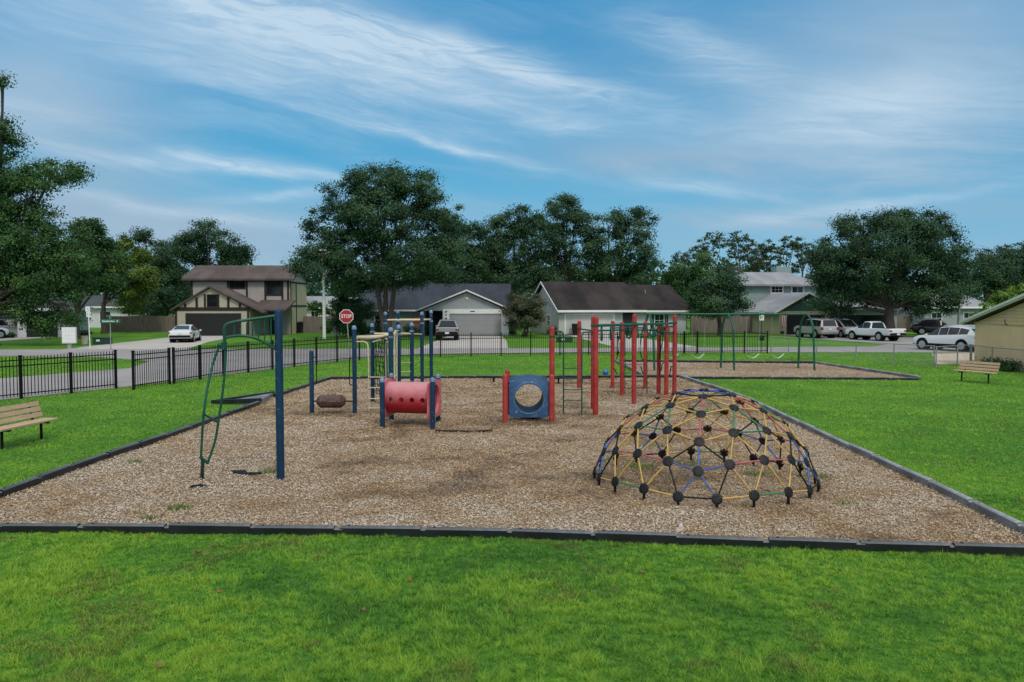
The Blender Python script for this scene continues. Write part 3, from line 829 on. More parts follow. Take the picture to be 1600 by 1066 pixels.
mb = MB(); mb.tube([(xm + 405e-3 * math.cos(2 * math.pi * k / 40), 20.385, (zt + zb) / 2 + 405e-3 * math.sin(2 * math.pi * k / 40)) for k in range(41)], .028, 8)
mb.build('raised_rim', M['blue_cap2'], t, smooth=60, world=True)
mb = MB()
for yy in (599, 646):
    for xx in (790, 861): mb.tube([P(xx, yy, 20.45), P(796 if xx < 800 else 857, yy, 20.45)], .03, 8)
mb.build('bracket', M['black_metal'], t, smooth=50, world=True)

# 6. red post overhead climber with trapeze rings
t = thing('red_overhead_climber', 'tall red posts carrying green overhead bars, hanging trapeze rings and ladders', 'climbing frame', G(955, 630))
RP = {1: (862.3, 652, 2.45), 2: (904.7, 608, 2.47), 3: (926.8, 640.6, 2.70), 4: (930.5, 650, 2.73), 5: (957, 607, 2.46), 6: (971.6, 618.6, 2.47),
      7: (990.3, 632.8, 2.75), 8: (1008, 606.5, 2.45), 9: (1029, 617, 2.40), 10: (1041, 619, 2.38), 11: (1053.6, 617, 2.70)}
rp_ = {}
for k, (px, py, h) in RP.items():
    g = G(px, py); rp_[k] = g
    mb = MB(); post(mb, g.x, g.y, h, .072); mb.build('post', M['red_paint'], t, smooth=40, world=True)
    MB().lathe([(.074, .0), (.082, .004), (.082, .06), (.074, .064)], (g.x, g.y, h - .30), 'Z', 14).build('clamp_collar', M['green_paint'], t, smooth=40, world=True)
def gb(a, b, z0, z1, r=.028, nm='overhead_bar', m_='green_paint'):
    mb = MB(); mb.tube([Vector((a.x, a.y, z0)), Vector((b.x, b.y, z1))], r, 8); return mb.build(nm, M[m_], t, smooth=60, world=True)
gb(rp_[4], rp_[11], 2.46, 2.42, .036); gb(rp_[3], rp_[9], 2.44, 2.40, .036)
gb(rp_[3], rp_[6], 2.28, 2.2, .026, m_='dark_green'); gb(rp_[6], rp_[9], 2.2, 2.18, .026, m_='dark_green'); gb(rp_[2], rp_[3], 2.17, 2.28, .026, m_='dark_green')
gb(rp_[5], rp_[8], 2.2, 2.2, .024, m_='dark_green'); gb(rp_[9], rp_[11], 2.3, 2.3, .03); gb(rp_[10], rp_[11], 2.1, 2.1, .02, m_='dark_green')
for i in range(8):
    f = .08 + i * .115
    a = rp_[4].lerp(rp_[11], f); b = rp_[3].lerp(rp_[9], f)
    c = (a + b) / 2; c.z = 2.42
    v = (b - a).normalized(); wz = Vector((0, 0, 1))
    th = v if i % 2 else (v + (rp_[11] - rp_[4]).normalized() * .5).normalized()
    pts = [c + th * .02, c - wz * .10 + th * .055, c - wz * .33 + th * .15, c - wz * .39 + th * .11, c - wz * .405, c - wz * .39 - th * .11, c - wz * .33 - th * .15, c - wz * .10 - th * .055, c - th * .02]
    MB().tube(fillet(pts, .05, 3), .026, 7).build('trapeze_ring', M['green_paint'], t, smooth=60, world=True)
    if i % 2 == 0: gb(a, b, 2.44, 2.42, .018, 'cross_bar')
def ladder(xl, xr, ytop, ybase, yr, from_l, from_r, m_, r=.02):
    gl, gr = G(xl, ybase), G(xr, ybase); d = gl.y
    for px, g, fr in ((xl, gl, from_l), (xr, gr, from_r)):
        pts = [P(fr[0], fr[1], fr[2]), P(px, fr[1] + .5, d), P(px, ytop + 22, d), Vector((g.x, g.y, 0))] if fr else [P(px, ytop, d), Vector((g.x, g.y, 0))]
        MB().tube(fillet(pts, .16, 5), r, 8).build('ladder_rail', M[m_], t, smooth=60, world=True)
    for y in yr:
        MB().tube([P(xl, y, d), P(xr, y, d)], r * .75, 8).build('rung', M[m_], t, smooth=60, world=True)
ladder(880.5, 909, 517, 649.5, (575.5, 592, 609, 625.5), (863, 517.5, rp_[1].y), (927, 519, rp_[3].y), 'green_paint')
ladder(976.5, 1011, 525, 616.5, (569.5, 583, 595.5, 606), None, None, 'dark_green', .014)
for px, y0, y1, s in ((1033, 567, 581, 1), (1046.5, 572, 588, 1), (962, 575, 584, -1), (1003.5, 572, 584, -1)):
    d = 26.6
    MB().tube(fillet([P(px - 3 * s, y1, d), P(px, y1 - 2, d), P(px + 1.5 * s, y0 + 2, d), P(px + 4 * s, y0, d)], .1, 4), .017, 7).build('hand_grip', M['black_metal'], t, smooth=60, world=True)
mb = MB()
for (pts) in ([(1031, 508), (1033, 535), (1029, 560), (1031, 590)], [(1038, 512), (1034, 540), (1030, 560)], [(1042, 512), (1043, 545), (1045, 562), (1042, 575)], [(1002, 525), (999.5, 548), (1003, 561), (1006, 562)], [(966, 525), (968, 545), (963, 562)]):
    mb.tube(fillet([P(x, y, 26.6) for x, y in pts], .3, 4), .015, 6)
mb.build('climbing_cable', M['black_metal'], t, smooth=60, world=True)

# 7. dome climber: four-frequency geodesic dome
g0 = G(1098.5, 754); RS = 1.90
t = thing('geodesic_dome', 'geodesic dome climber with black disc hubs and yellow, blue, red and green struts', 'climbing dome', g0)
phi_ = math.atan(.5)
top = Vector((0, 0, 1)); az0 = math.atan2(-g0.y, -g0.x) - R(2.5)
ring = [Vector((math.cos(phi_) * math.cos(az0 + i * 2 * math.pi / 5), math.cos(phi_) * math.sin(az0 + i * 2 * math.pi / 5), math.sin(phi_))) for i in range(5)]
low = [Vector((math.cos(phi_) * math.cos(az0 + (i + .5) * 2 * math.pi / 5), math.cos(phi_) * math.sin(az0 + (i + .5) * 2 * math.pi / 5), -math.sin(phi_))) for i in range(5)]
tris = [(top, ring[i], ring[(i + 1) % 5]) for i in range(5)] + [(low[i], ring[i], ring[(i + 1) % 5]) for i in range(5)] + [(ring[i], low[i], low[i - 1]) for i in range(5)]
hubs, struts = {}, {}
def hk(p): return (round(p.x, 4), round(p.y, 4), round(p.z, 4))
for A, B, C in tris:
    L = {}
    for i in range(5):
        for j in range(5 - i):
            k = 4 - i - j
            L[i, j, k] = ((A * i + B * j + C * k) / 4).normalized()
    for (i, j, k), p in L.items():
        for q in ((i - 1, j + 1, k), (i, j - 1, k + 1), (i + 1, j, k - 1)):
            if q not in L: continue
            a, b = (i, j, k), q
            mx = max(a), max(b)
            if 4 in mx: col = 'blue'
            elif min(a) == 0 and min(b) == 0 and [x == 0 for x in a] == [x == 0 for x in b]: col = 'red'
            elif min(a) >= 1 and min(b) >= 1: col = 'green'
            elif any(a[x] == 3 and b[x] == 3 for x in range(3)): col = 'black'
            else: col = 'yellow'
            struts[tuple(sorted((hk(L[a]), hk(L[b]))))] = col
zs = sorted({k[2] for e in struts for k in e}, reverse=True)
zmin = .04
struts = {e: c for e, c in struts.items() if min(e[0][2], e[1][2]) > zmin}
lowz = min(min(e[0][2], e[1][2]) for e in struts)
HB = {k for e in struts for k in e}
z_off = 0.16 - lowz * RS
def hp(k): return g0 + Vector((k[0] * RS, k[1] * RS, k[2] * RS + z_off))
CM = {'blue': mat('strut_blue', (0.03, 0.09, 0.33), .4, .2, 9), 'red': mat('strut_red', (0.42, .09, .10), .45, .2, 9), 'green': mat('strut_green', (0.02, .17, .08), .4, .2, 9),
      'black': mat('strut_black', (.006, .006, .007), .45, spec=.2), 'yellow': mat('strut_yellow', (.50, .31, .075), .5, .15, 9)}
items = sorted(struts.items(), key=lambda e: (hp(e[0][0]) + hp(e[0][1])).y)
stp = {c: MB() for c in CM}
for n_, ((a, b), c) in enumerate(items):
    p, q = hp(a), hp(b); d = (q - p).normalized()
    if n_ < 100: MB().tube([p + d * .03, q - d * .03], .013, 8).build('strut', CM[c], t, smooth=60, world=True)
    else: stp[c].tube([p + d * .03, q - d * .03], .013, 8)
mbx = MB(); fm = []
for ci, (c, mb) in enumerate(stp.items()):
    fm += [ci] * len(mb.f); mbx.add(mb.v, mb.f)
o = mbx.build('far_strut', list(CM.values()), t, smooth=60, world=True); o['kind'] = 'stuff'
o.data.polygons.foreach_set('material_index', fm)
for k in sorted(HB):
    p = hp(k); n = Vector(k).normalized()
    q = n.to_track_quat('Z', 'Y').to_matrix()
    mb = MB(); mb.lathe([(.03, -.022), (.076, -.018), (.084, -.009), (.084, .006), (.069, .013), (.03, .016)], (0, 0, 0), 'Z', 16)
    for bz in range(5):
        an = bz * 2 * math.pi / 5; mb.box((.055 * math.cos(an), .055 * math.sin(an), .016), (.016, .016, .012))
    mb.v = [q @ v + p for v in mb.v]
    hb = mb.build('hub', M['hub'], t, smooth=40, world=True)
    if abs(k[2] - lowz) < .06:
        MB().tube([p - n * .01, Vector((p.x, p.y, 0))], .022, 8).build('leg', M['black_metal'], t, smooth=60, world=True)

# 8. swing set
t = thing('swing_set', 'green two bay swing set with arched legs and belt swings', 'swing set', G(1135, 578))
dn, df = G(1139, 579.6).y, G(1132, 576).y
ym = (dn + df) / 2
zt_ = P(1135, 491, ym).z
xe = [P(1013, 490, ym).x, P(1135.5, 490, ym).x, P(1259, 490, ym).x]
MB().tube([(xe[0] - .1, ym, zt_), (xe[2] + .06, ym, zt_)], .045, 10).build('top_bar', M['green_paint'], t, smooth=60, world=True)
for x in xe:
    mb = MB(); xs = x + .10
    mb.tube(fillet([(xs + .08, dn - .05, 0), (xs + .02, dn + .04, zt_ - .45), (x + .02, ym, zt_ + .12), (xs - .12, df - .04, zt_ - .45), (xs - .16, df + .05, 0)], .45, 7), .048, 10)
    mb.build('arched_leg', M['green_paint'], t, smooth=60, world=True)
for (a, b) in ((1041, 1062), (1081, 1102), (1166, 1188), (1206, 1227)):
    xa, xb = P(a, 490, ym).x, P(b, 490, ym).x
    zs_ = P(a, 556, ym).z
    mb = MB(); mb.tube([(xa, ym, zt_ - .03), (xa + .04, ym, zs_ + .05)], .008, 5); mb.tube([(xb, ym, zt_ - .03), (xb - .04, ym, zs_ + .10)], .008, 5)
    mb.build('chain', M['galv'], t, world=True)
    mb = MB(); mb.tube([(xa, ym, zt_ + .05), (xa, ym, zt_ - .09)], .03, 8); mb.tube([(xb, ym, zt_ + .05), (xb, ym, zt_ - .09)], .03, 8)
    mb.build('hanger', M['dark_green'], t, world=True)
    mb = MB(); n = 8; V = []
    for i in range(n + 1):
        f = i / n; x = xa + .04 + (xb - xa - .08) * f; z = zs_ + .05 * (1 - f) + .10 * f - .17 * math.sin(math.pi * f)
        for dy_, dz_ in ((-.07, 0), (.07, 0), (.07, -.016), (-.07, -.016)): V.append((x, ym + dy_, z + dz_))
    mb.add(V, [(4 * i + k, 4 * i + (k + 1) % 4, 4 * i + 4 + (k + 1) % 4, 4 * i + 4 + k) for i in range(n) for k in range(4)] + [(0, 1, 2, 3), (4 * n + 3, 4 * n + 2, 4 * n + 1, 4 * n)])
    mb.build('belt_seat', M['offwhite'], t, smooth=60, world=True)

# 9. benches
def bench(loc, rz, label):
    t = thing('park_bench', label, 'bench', loc, rz, 'wooden plank benches')
    L = 1.83
    for i, y in enumerate((-.30, -.17, -.04)):        # seat planks: front at -y
        MB().box((0, y, .45), (L, .115, .045)).build('seat_plank', M['bench_slat'], t, bevel=.006)
    for i in range(3):
        z = .56 + i * .125; y = .055 + i * .045
        MB().box((0, y, z), (L, .04, .105), rot=Matrix.Rotation(R(-18), 3, 'X')).build('back_plank', M['bench_slat'], t, bevel=.006)
    for x in (-.62, .62):
        mb = MB(); mb.tube([(x, -.14, 0), (x, -.14, .42)], .032, 10)
        mb.build('leg', M['black_metal'], t, smooth=60)
        mb = MB(); mb.beam((x, -.34, .405), (x, .05, .405), .05, .04); mb.beam((x, .05, .39), (x, .185, .87), .05, .035)
        mb.build('support_arm', M['black_metal'], t)
    return t
bench((-10.74, 17.15, 0), R(84), 'wooden plank bench on the lawn at the left by the black fence').scale = (.96, .95, .97)
bench((18.25, 31.15, 0), R(-66), 'weathered plank bench on the lawn in front of the tan house').scale = (.9, .9, .94)

# 10. loose things on the ground
def blob_sheet(px, py, pts, name, label, m, th=.02):
    g = G(px, py)
    mb = MB(); n = len(pts)
    V = [(x, y, .05 + random.uniform(0, .02)) for x, y in pts] + [(x, y, .02) for x, y in pts]
    mb.add(V, [tuple(range(n)), tuple(range(2 * n - 1, n - 1, -1))] + [(j, i, n + i, n + j) for i in range(n) for j in [(i + 1) % n]])
    o = mb.build(name, m); o.location = g; tag(o, label, 'rubber mat', None); return o
blob_sheet(382, 743, [(-.28, .12), (-.05, .2), (.05, .02), (.3, .03), (.34, -.12), (.1, -.16), (-.05, -.1), (-.2, .02)], 'torn_mat', 'torn black rubber mat scrap in chips between the bowed pole and blue post', M['rubber'])
blob_sheet(310, 764, [(-.1, -.1), (.12, .06), (.02, .1), (-.08, .02)], 'torn_mat', 'small black rubber scrap in chips below the bowed pole', M['rubber'])
blob_sheet(722, 676.5, [(-.65, .05), (-.2, .0), (.3, .02), (.66, .18), (.7, .1), (.5, -.08), (.1, -.06), (-.4, -.02)], 'torn_mat', 'long black mat edge poking out of chips right of the red tunnel', M['rubber'])
blob_sheet(827, 656.5, [(-.25, .03), (.1, .12), (.3, .05), (.2, -.06), (-.1, -.05)], 'torn_mat', 'dark rubber mat patch under the blue porthole tunnel', M['rubber'])
g = G(1063.5, 831)
mb = MB(); mb.lathe([(.02, 0), (.045, .005), (.05, .03), (.035, .055), (.036, .075), (.018, .10), (.004, .11)], (0, 0, 0), 'Z', 9)
mb.v = [Vector((v.x * (1 + .35 * math.sin(v.z * 60)), v.y, v.z)) + Vector((random.uniform(-.008, .008),) * 3) for v in mb.v]
o = mb.build('crumpled_litter', mat('pink_white_wrapper', (.55, .45, .44), .6, .25, 20)); o.location = g; tag(o, 'crumpled pinkish white wrapper standing in chips near the front timbers', 'litter')
M['dry_leaf'] = mat('dry_brown_leaf', (.20, .085, .04), .8, .3, 30)
for px, py in ((250, 1040), (568, 952), (343, 923), (310, 861), (1002, 892), (640, 905), (235, 838)):
    g = G(px, py, .035); mb = MB(); n = 10; V = []
    for k in range(n):
        a = 2 * math.pi * k / n; V.append((.033 * math.cos(a) * (1.25 if k == 0 else 1),   .020 * math.sin(a), .008 * math.cos(2 * a)))
    mb.slab(V, .002)
    o = mb.build('fallen_leaf', M['dry_leaf']); o.location = g; o.rotation_euler = (random.uniform(-.4, .4), random.uniform(-.4, .4), random.uniform(0, 6))
    tag(o, 'small dry brown leaf lying on the front lawn', 'leaf', 'fallen leaves on the front lawn')
g = G(946, 586.5)
mb = MB(); rb = .13
mb.lathe([(rb * math.sin(math.pi * i / 12) + .001, rb - rb * math.cos(math.pi * i / 12)) for i in range(13)], (0, 0, 0), 'Z', 20)
o = mb.build('ball', mat('ball_blue', (.02, .13, .36), .35), smooth=60); o.location = g; tag(o, 'bright blue ball lying on the grass behind the red posts', 'ball')
mb = MB(); mb.box((-.0, 0, .18), (1.0, .3, .04)); mb.tube([(-.4, 0, 0), (-.4, 0, .17)], .035); mb.tube([(.4, 0, 0), (.4, 0, .17)], .035)
g = G(891, 600.5)
t = thing('low_play_bench', 'low dark metal balance bench near the back border timbers', 'balance bench', g)
MB().box((0, 0, .24), (1.5, .28, .05)).build('seat', M['black_metal'], t, bevel=.01)
for x in (-.45, .45): MB().tube([(x, 0, 0), (x, 0, .22)], .035, 8).build('leg', M['black_metal'], t)
g = G(771.5, 598.5)
t = thing('stub_post', 'short dark metal stub post near the middle of the back border', 'post', g)
MB().tube([(0, 0, 0), (0, 0, .2)], .04, 10).build('stem', M['black_metal'], t, smooth=50)
MB().lathe([(.05, .2), (.13, .2), (.13, .23), (.05, .24)], (0, 0, 0), 'Z', 12).build('cap_plate', M['black_metal'], t, smooth=40)

# ------------------------------------------------------------------ fences
def picket_run(name, label, pts, group=None, step=1.83, H=1.37, last=True):
    pts = [Vector((p[0], p[1], 0)) for p in pts]
    seg = [(b - a).length for a, b in zip(pts[:-1], pts[1:])]
    tot = sum(seg); n = max(1, round(tot / step))
    def at(s):
        for a, b, l in zip(pts[:-1], pts[1:], seg):
            if s <= l + 1e-6: return a.lerp(b, s / l)
            s -= l
        return pts[-1]
    P_ = [at(tot * i / n) for i in range(n + 1)]
    t = thing(name, label, 'fence', P_[0], 0, group)
    for i, p in enumerate(P_):
        mb = MB(); mb.box((p.x, p.y, H / 2), (.075, .075, H)); mb.box((p.x, p.y, H + .02), (.092, .092, .04))
        if i < n or last: mb.build('fence_post', M['black_metal'], t, world=True)
    for a, b in zip(P_[:-1], P_[1:]):
        d = (b - a); L = d.length; u = d.normalized(); mb = MB()
        for z in (.16, H - .30, H - .12): mb.beam(a + Vector((0, 0, z)), b + Vector((0, 0, z)), .03, .035)
        k = max(2, round(L / .115)); ang = math.atan2(d.y, d.x)
        for j in range(1, k):
            c = a + d * (j / k); top = H - .005
            mb.box((c.x, c.y, (top + .07) / 2), (.019, .019, top - .07), ang)
            mb.add([(c.x - .0095, c.y, top), (c.x + .0095, c.y, top), (c.x, c.y, top + .03), (c.x, c.y - .0095, top), (c.x, c.y + .0095, top)], [(0, 3, 2), (3, 1, 2), (1, 4, 2), (4, 0, 2)])
        mb.build('picket_panel', M['black_metal'], t, world=True)
    return t
FB = 'black metal picket fence runs'
picket_run('picket_fence', 'black metal picket fence left of the gate opening, behind the left bench', [(-18.9, 19.4), (-14.35, 28.75)], FB, 1.72)
picket_run('picket_gate', 'black picket gate leaf standing just right of the fence opening', [(-13.5, 28.3), (-13.05, 30.25)], FB, 2.2)
picket_run('picket_fence', 'black metal picket fence slanting from the gate to the far left corner', [(-13.0, 30.5), (-12.2, 34.6), (-10.6, 39.2), (-9.2, 42.4), (-8.1, 44.2), (-6.4, 45.7), (-4.2, 46.8)], FB, 1.78, last=False)
picket_run('picket_fence', 'long straight black picket fence across the far side before the road', [(-4.2, 46.8), (10.0, 49.4)], FB, 1.8)
picket_run('picket_gate', 'narrow black picket gate behind the swings near the right fence end', [(10.75, 49.5), (11.55, 49.65)], FB, 1.2)
picket_run('picket_fence', 'short black picket fence behind the swings at the right end', [(11.6, 49.7), (16.2, 50.45)], FB, 1.75)
picket_run('picket_fence', 'short black picket piece between the far fence and the narrow gate', [(10.05, 49.42), (10.7, 49.5)], FB, 2.0)

def chainlink(label, pts, H=1.05, posts=None, pitch=.09):
    pts = [Vector((p[0], p[1], 0)) for p in pts]
    t = thing('chain_link_fence', label, 'fence', pts[0], 0, 'grey chain link fence runs')
    for p in pts:
        mb = MB(); mb.tube([p, p + Vector((0, 0, H + .03))], .035, 8); mb.build('fence_post', M['galv'], t, world=True, smooth=60)
    for a, b in zip(pts[:-1], pts[1:]):
        mb = MB(); mb.tube([a + Vector((0, 0, H)), b + Vector((0, 0, H))], .021, 6); mb.build('top_rail', M['galv'], t, world=True, smooth=60)
        d = b - a; L = d.length; u = d.normalized(); mb = MB(); k = int((L + H) / pitch)
        for s in (1, -1):
            for j in range(k):
                x0 = j * pitch - (H if s > 0 else 0); x1 = x0 + H
                z0, z1 = (0.03, H) if s > 0 else (H, .03)
                xa, xb, za, zb = x0, x1, z0, z1
                if xa < 0: za = za + (zb - za) * (-xa) / (xb - xa); xa = 0
                if xb > L:
                    if xa >= L: continue
                    zb = za + (zb - za) * (L - xa) / (xb - xa); xb = L
                mb.tube([a + u * xa + Vector((0, 0, za)), a + u * xb + Vector((0, 0, zb))], .0022, 3, cap=False)
        mb.build('wire_mesh', M['galv'], t, world=True)
chainlink('grey chain link fence from the black fence end towards the tan house', [(16.35, 50.2), (16.9, 48.6), (17.7, 46.2), (18.7, 43.2), (19.6, 40.8), (20.45, 38.5)])
chainlink('grey chain link gate section in front of the white parked SUV', [(20.5, 38.4), (22.2, 39.6), (23.3, 40.4)], 1.02)
chainlink('grey chain link fence along the tan house wall', [(23.3, 40.3), (22.9, 37.9), (23.0, 34.5), (23.2, 30.5)], 1.02)

M['wood_fence'] = mat('weathered_fence_wood', (.13, .105, .09), .9, col2=(.22, .19, .165), scale=2.5, stretch=(6, 6, .4), bump=.3)
def wood_fence(label, a, b, H=1.83):
    a, b = Vector((a[0], a[1], 0)), Vector((b[0], b[1], 0))
    t = thing('wooden_fence', label, 'fence', a, math.atan2((b - a).y, (b - a).x), 'grey wooden privacy fences')
    L = (b - a).length; n = max(1, round(L / 2.4)); w = L / n
    for i in range(n):
        mb = MB(); k = round(w / .14)
        for j in range(k):
            x0 = i * w + j * w / k; h = H + random.uniform(-.02, .02)
            mb.b2(x0 + .004, x0 + w / k - .004, -.01 + random.uniform(-.004, .004), .012, .03, h)
        mb.build('fence_panel', M['wood_fence'], t)
    for i in range(n + 1): MB().b2(i * w - .05, i * w + .05, .02, .12, 0, H - .08).build('fence_post', M['wood_fence'], t)
wood_fence('weathered wooden privacy fence behind the green street sign', (-46.3, 90.5), (-36.6, 91.5))
wood_fence('wooden privacy fence between the timbered house and the lamp post', (-23.2, 88.6), (-16.4, 88.6))
wood_fence('grey wooden fence between the brown roofed house and the green house', (19.4, 86.2), (26.6, 88.2))
wood_fence('dark wooden fence in shade right of the green house', (33.8, 91), (47, 92))

# ------------------------------------------------------------------ houses
def roofmat(name, c, c2, sc=.7, streak=(1, .35, .35)):
    m = bpy.data.materials.new(name); m.use_nodes = True
    n = NT(m.node_tree); b = m.node_tree.nodes['Principled BSDF']; b.inputs['Roughness'].default_value = .95; b.inputs['Specular IOR Level'].default_value = .2
    t = n.new('ShaderNodeTexCoord'); v = t.outputs['Object']
    mp = n.new('ShaderNodeMapping'); mp.inputs['Scale'].default_value = streak; n.link(v, mp.inputs[0])
    f = n.smooth(n.noise(mp.outputs[0], sc, 5, .6), .35, .68)
    col = n.mix(f, c + (1,), c2 + (1,))
    col = n.mix(n.m('MULTIPLY', n.smooth(n.noise(v, 7, 3), .4, .7), .3), col, tuple(x * .55 for x in c) + (1,))
    # shingle courses: short dark lines across the slope
    s2 = n.new('ShaderNodeSeparateXYZ'); n.link(v, s2.inputs[0])
    fr = n.m('FRACT', n.m('MULTIPLY', s2.outputs[2], 13.0))
    col = n.mix(n.m('MULTIPLY', n.m('LESS_THAN', fr, .2), .28), col, tuple(x * .45 for x in c) + (1,))
    n.link(col, b.inputs['Base Color']); return m
M['roof_brown'] = roofmat('brown_shingle', (.085, .066, .062), (.13, .105, .098))
M['roof_stain'] = roofmat('stained_brown_shingle', (.020, .017, .017), (.052, .041, .038), .45, (1, .5, .5))
M['roof_slate'] = roofmat('slate_shingle', (.034, .042, .055), (.052, .062, .078))
M['roof_grey'] = roofmat('pale_grey_shingle', (.24, .25, .27), (.32, .33, .35))
M['roof_dark'] = roofmat('dark_grey_shingle', (.05, .058, .062), (.075, .085, .09))
def siding(name, col, axis=2, freq=6.0, depth=.35, var=.06, gap=.12):
    m = bpy.data.materials.new(name); m.use_nodes = True
    n = NT(m.node_tree); b = m.node_tree.nodes['Principled BSDF']; b.inputs['Roughness'].default_value = .8
    t = n.new('ShaderNodeTexCoord'); v = t.outputs['Object']; s2 = n.new('ShaderNodeSeparateXYZ'); n.link(v, s2.inputs[0])
    src = s2.outputs[2] if axis == 2 else n.m('ADD', s2.outputs[0], s2.outputs[1])
    fr = n.m('LESS_THAN', n.m('FRACT', n.m('MULTIPLY', src, freq)), gap)
    f = n.smooth(n.noise(v, 1.2, 5, .6), .35, .68)
    c = n.mix(f, tuple(x * (1 - var) for x in col) + (1,), tuple(x * (1 + var) for x in col) + (1,))
    c = n.mix(n.m('MULTIPLY', fr, depth), c, tuple(x * .4 for x in col) + (1,))
    n.link(c, b.inputs['Base Color']); return m
M['cream_wall'] = siding('cream_stucco', (.42, .38, .30), 2, 1, 0)
M['grey_cream_wall'] = siding('pale_grey_board', (.36, .335, .32), 0, 1.6, .12)
M['timber'] = mat('dark_brown_timber', (.018, .013, .012), .8)
M['blue_grey_wall'] = siding('blue_grey_stucco', (.30, .33, .34), 2, 1, 0)
M['sage_wall'] = siding('sage_siding', (.24, .33, .31), 0, 3.2, .3)
M['dark_teal'] = siding('dark_teal_board', (.035, .085, .08), 0, 3.2, .3)
M['yellow_wall'] = siding('yellow_cream_stucco', (.42, .39, .24), 2, 1, 0)
M['white_wall'] = siding('white_stucco', (.58, .59, .62), 2, 1, 0, .04)
M['white_brick'] = siding('white_siding', (.42, .425, .42), 2, 5, .25)
M['grey_siding'] = siding('grey_siding', (.30, .32, .33), 2, 6, .25)
M['tan_wall'] = siding('tan_stucco', (.76, .52, .285), 2, 1, 0, .05)
M['tan_siding'] = siding('tan_lap_siding', (.66, .45, .24), 2, 6.2, .5, .05, .16)
M['fascia_green'] = mat('pale_green_fascia', (.66, .65, .55), .6, .06, 3)
M['door_dark'] = siding('dark_garage_door', (.012, .013, .015), 2, 2.1, .5)
M['door_grey'] = siding('grey_garage_door', (.27, .28, .285), 2, 2.0, .35, .04, .05)
M['door_white'] = siding('white_garage_door', (.46, .47, .45), 2, 2.0, .25, .04, .05)
M['void'] = mat('doorway_shade_black', (.022, .022, .024), .9)  # shade of the door recesses put into the colour; vents share it

def gable_x(mb, x0, x1, ye0, yr, ye1, ze0, zr, ze1, th=.16):
    mb.slab([(x0, ye0, ze0), (x1, ye0, ze0), (x1, yr, zr), (x0, yr, zr)], th)
    mb.slab([(x0, yr, zr), (x1, yr, zr), (x1, ye1, ze1), (x0, ye1, ze1)], th)
def gable_y(mb, y0, y1, xe0, xr, xe1, ze0, zr, ze1, th=.16):
    mb.slab([(xe0, y0, ze0), (xr, y0, zr), (xr, y1, zr), (xe0, y1, ze0)], th)
    mb.slab([(xr, y0, zr), (xe1, y0, ze1), (xe1, y1, ze1), (xr, y1, zr)], th)
def hip(mb, x0, x1, y0, y1, z0, zr, rx0, rx1, th=.16):
    ym = (y0 + y1) / 2; A, B = (rx0, ym, zr), (rx1, ym, zr)
    mb.slab([(x0, y0, z0), (x1, y0, z0), B, A], th); mb.slab([(x1, y1, z0), (x0, y1, z0), A, B], th)
    mb.slab([(x0, y1, z0), (x0, y0, z0), A], th); mb.slab([(x1, y0, z0), (x1, y1, z0), B], th)
def tri_y(mb, x0, xr, x1, z0, zr, y, th=.1, z1=None):
    z1 = z0 if z1 is None else z1
    mb.slab([(x0, y, z0), (x1, y, z1), (xr, y, zr)], th, (0, 1, 0))
def tri_x(mb, x, y0, yr, y1, z0, zr, th=.1): mb.slab([(x, y0, z0), (x, y1, z0), (x, yr, zr)], th, (1, 0, 0))
def window(t, x0, x1, z0, z1, y, fm='white', side=None, mx=2, mz=2, fw=.09):
    """window in a wall facing -y (or facing x=side at y range x0..x1)"""
    mb = MB(); gl = MB()
    def bx(m, a0, a1, c0, c1, d0, d1):
        if side is None: m.b2(a0, a1, y + d0, y + d1, c0, c1)
        else: m.b2(y + d0 * side, y + d1 * side, a0, a1, c0, c1)
    s = -1 if side is None else 1
    bx(mb, x0 - fw, x1 + fw, z1, z1 + fw, 0, .05 * s); bx(mb, x0 - fw, x1 + fw, z0 - fw, z0, 0, .05 * s)
    bx(mb, x0 - fw, x0, z0, z1, 0, .05 * s); bx(mb, x1, x1 + fw, z0, z1, 0, .05 * s)
    for i in range(1, mx): c = x0 + (x1 - x0) * i / mx; bx(mb, c - .018, c + .018, z0, z1, .02 * s, .035 * s)
    for i in range(1, mz): c = z0 + (z1 - z0) * i / mz; bx(mb, x0, x1, c - .018, c + .018, .02 * s, .037 * s)
    f = mb.build('window', M[fm], t)
    bx(gl, x0, x1, z0, z1, .004 * s, .018 * s); gl.build('pane', M['glass'], f); return f
def flatbox(t, name, x0, x1, y0, y1, z0, z1, m): return MB().b2(x0, x1, y0, y1, z0, z1).build(name, M[m], t)

# timbered two-storey house
t = thing('timbered_house', 'two storey cream house with dark timber battens and brown roof', 'house', (-33.6, 79.4, 0))
mb = MB(); mb.b2(.05, 7.45, 0, 6.0, 0, 2.75)
mb.add([(.05, 0, 2.75), (7.45, 0, 2.75), (3.57, 0, 4.75), (.05, .2, 2.75), (7.45, .2, 2.75), (3.57, .2, 4.75)], [(0, 1, 2), (3, 5, 4), (0, 2, 5, 3), (1, 4, 5, 2), (0, 3, 4, 1)])
mb.build('garage_wall', M['cream_wall'], t)
mb = MB(); mb.b2(-.25, 10.15, 4.62, 11.5, 0, 5.85); tri_x(mb, 10.05, 4.62, 8.06, 11.5, 5.85, 7.2); tri_x(mb, -.25, 4.62, 8.06, 11.5, 5.85, 7.2)
mb.build('wall', M['grey_cream_wall'], t)
flatbox(t, 'side_wall', 10.15, 10.2, 4.7, 11.4, 0, 5.8, 'yellow_wall')
mb = MB(); gable_x(mb, -1.0, 10.75, 4.05, 8.06, 12.1, 5.85, 7.42, 5.85, .2); mb.build('roof', M['roof_brown'], t)
mb = MB(); gable_y(mb, -.35, 5.2, -.35, 3.57, 8.9, 2.62, 4.98, 2.38); mb.build('garage_roof', M['roof_brown'], t)
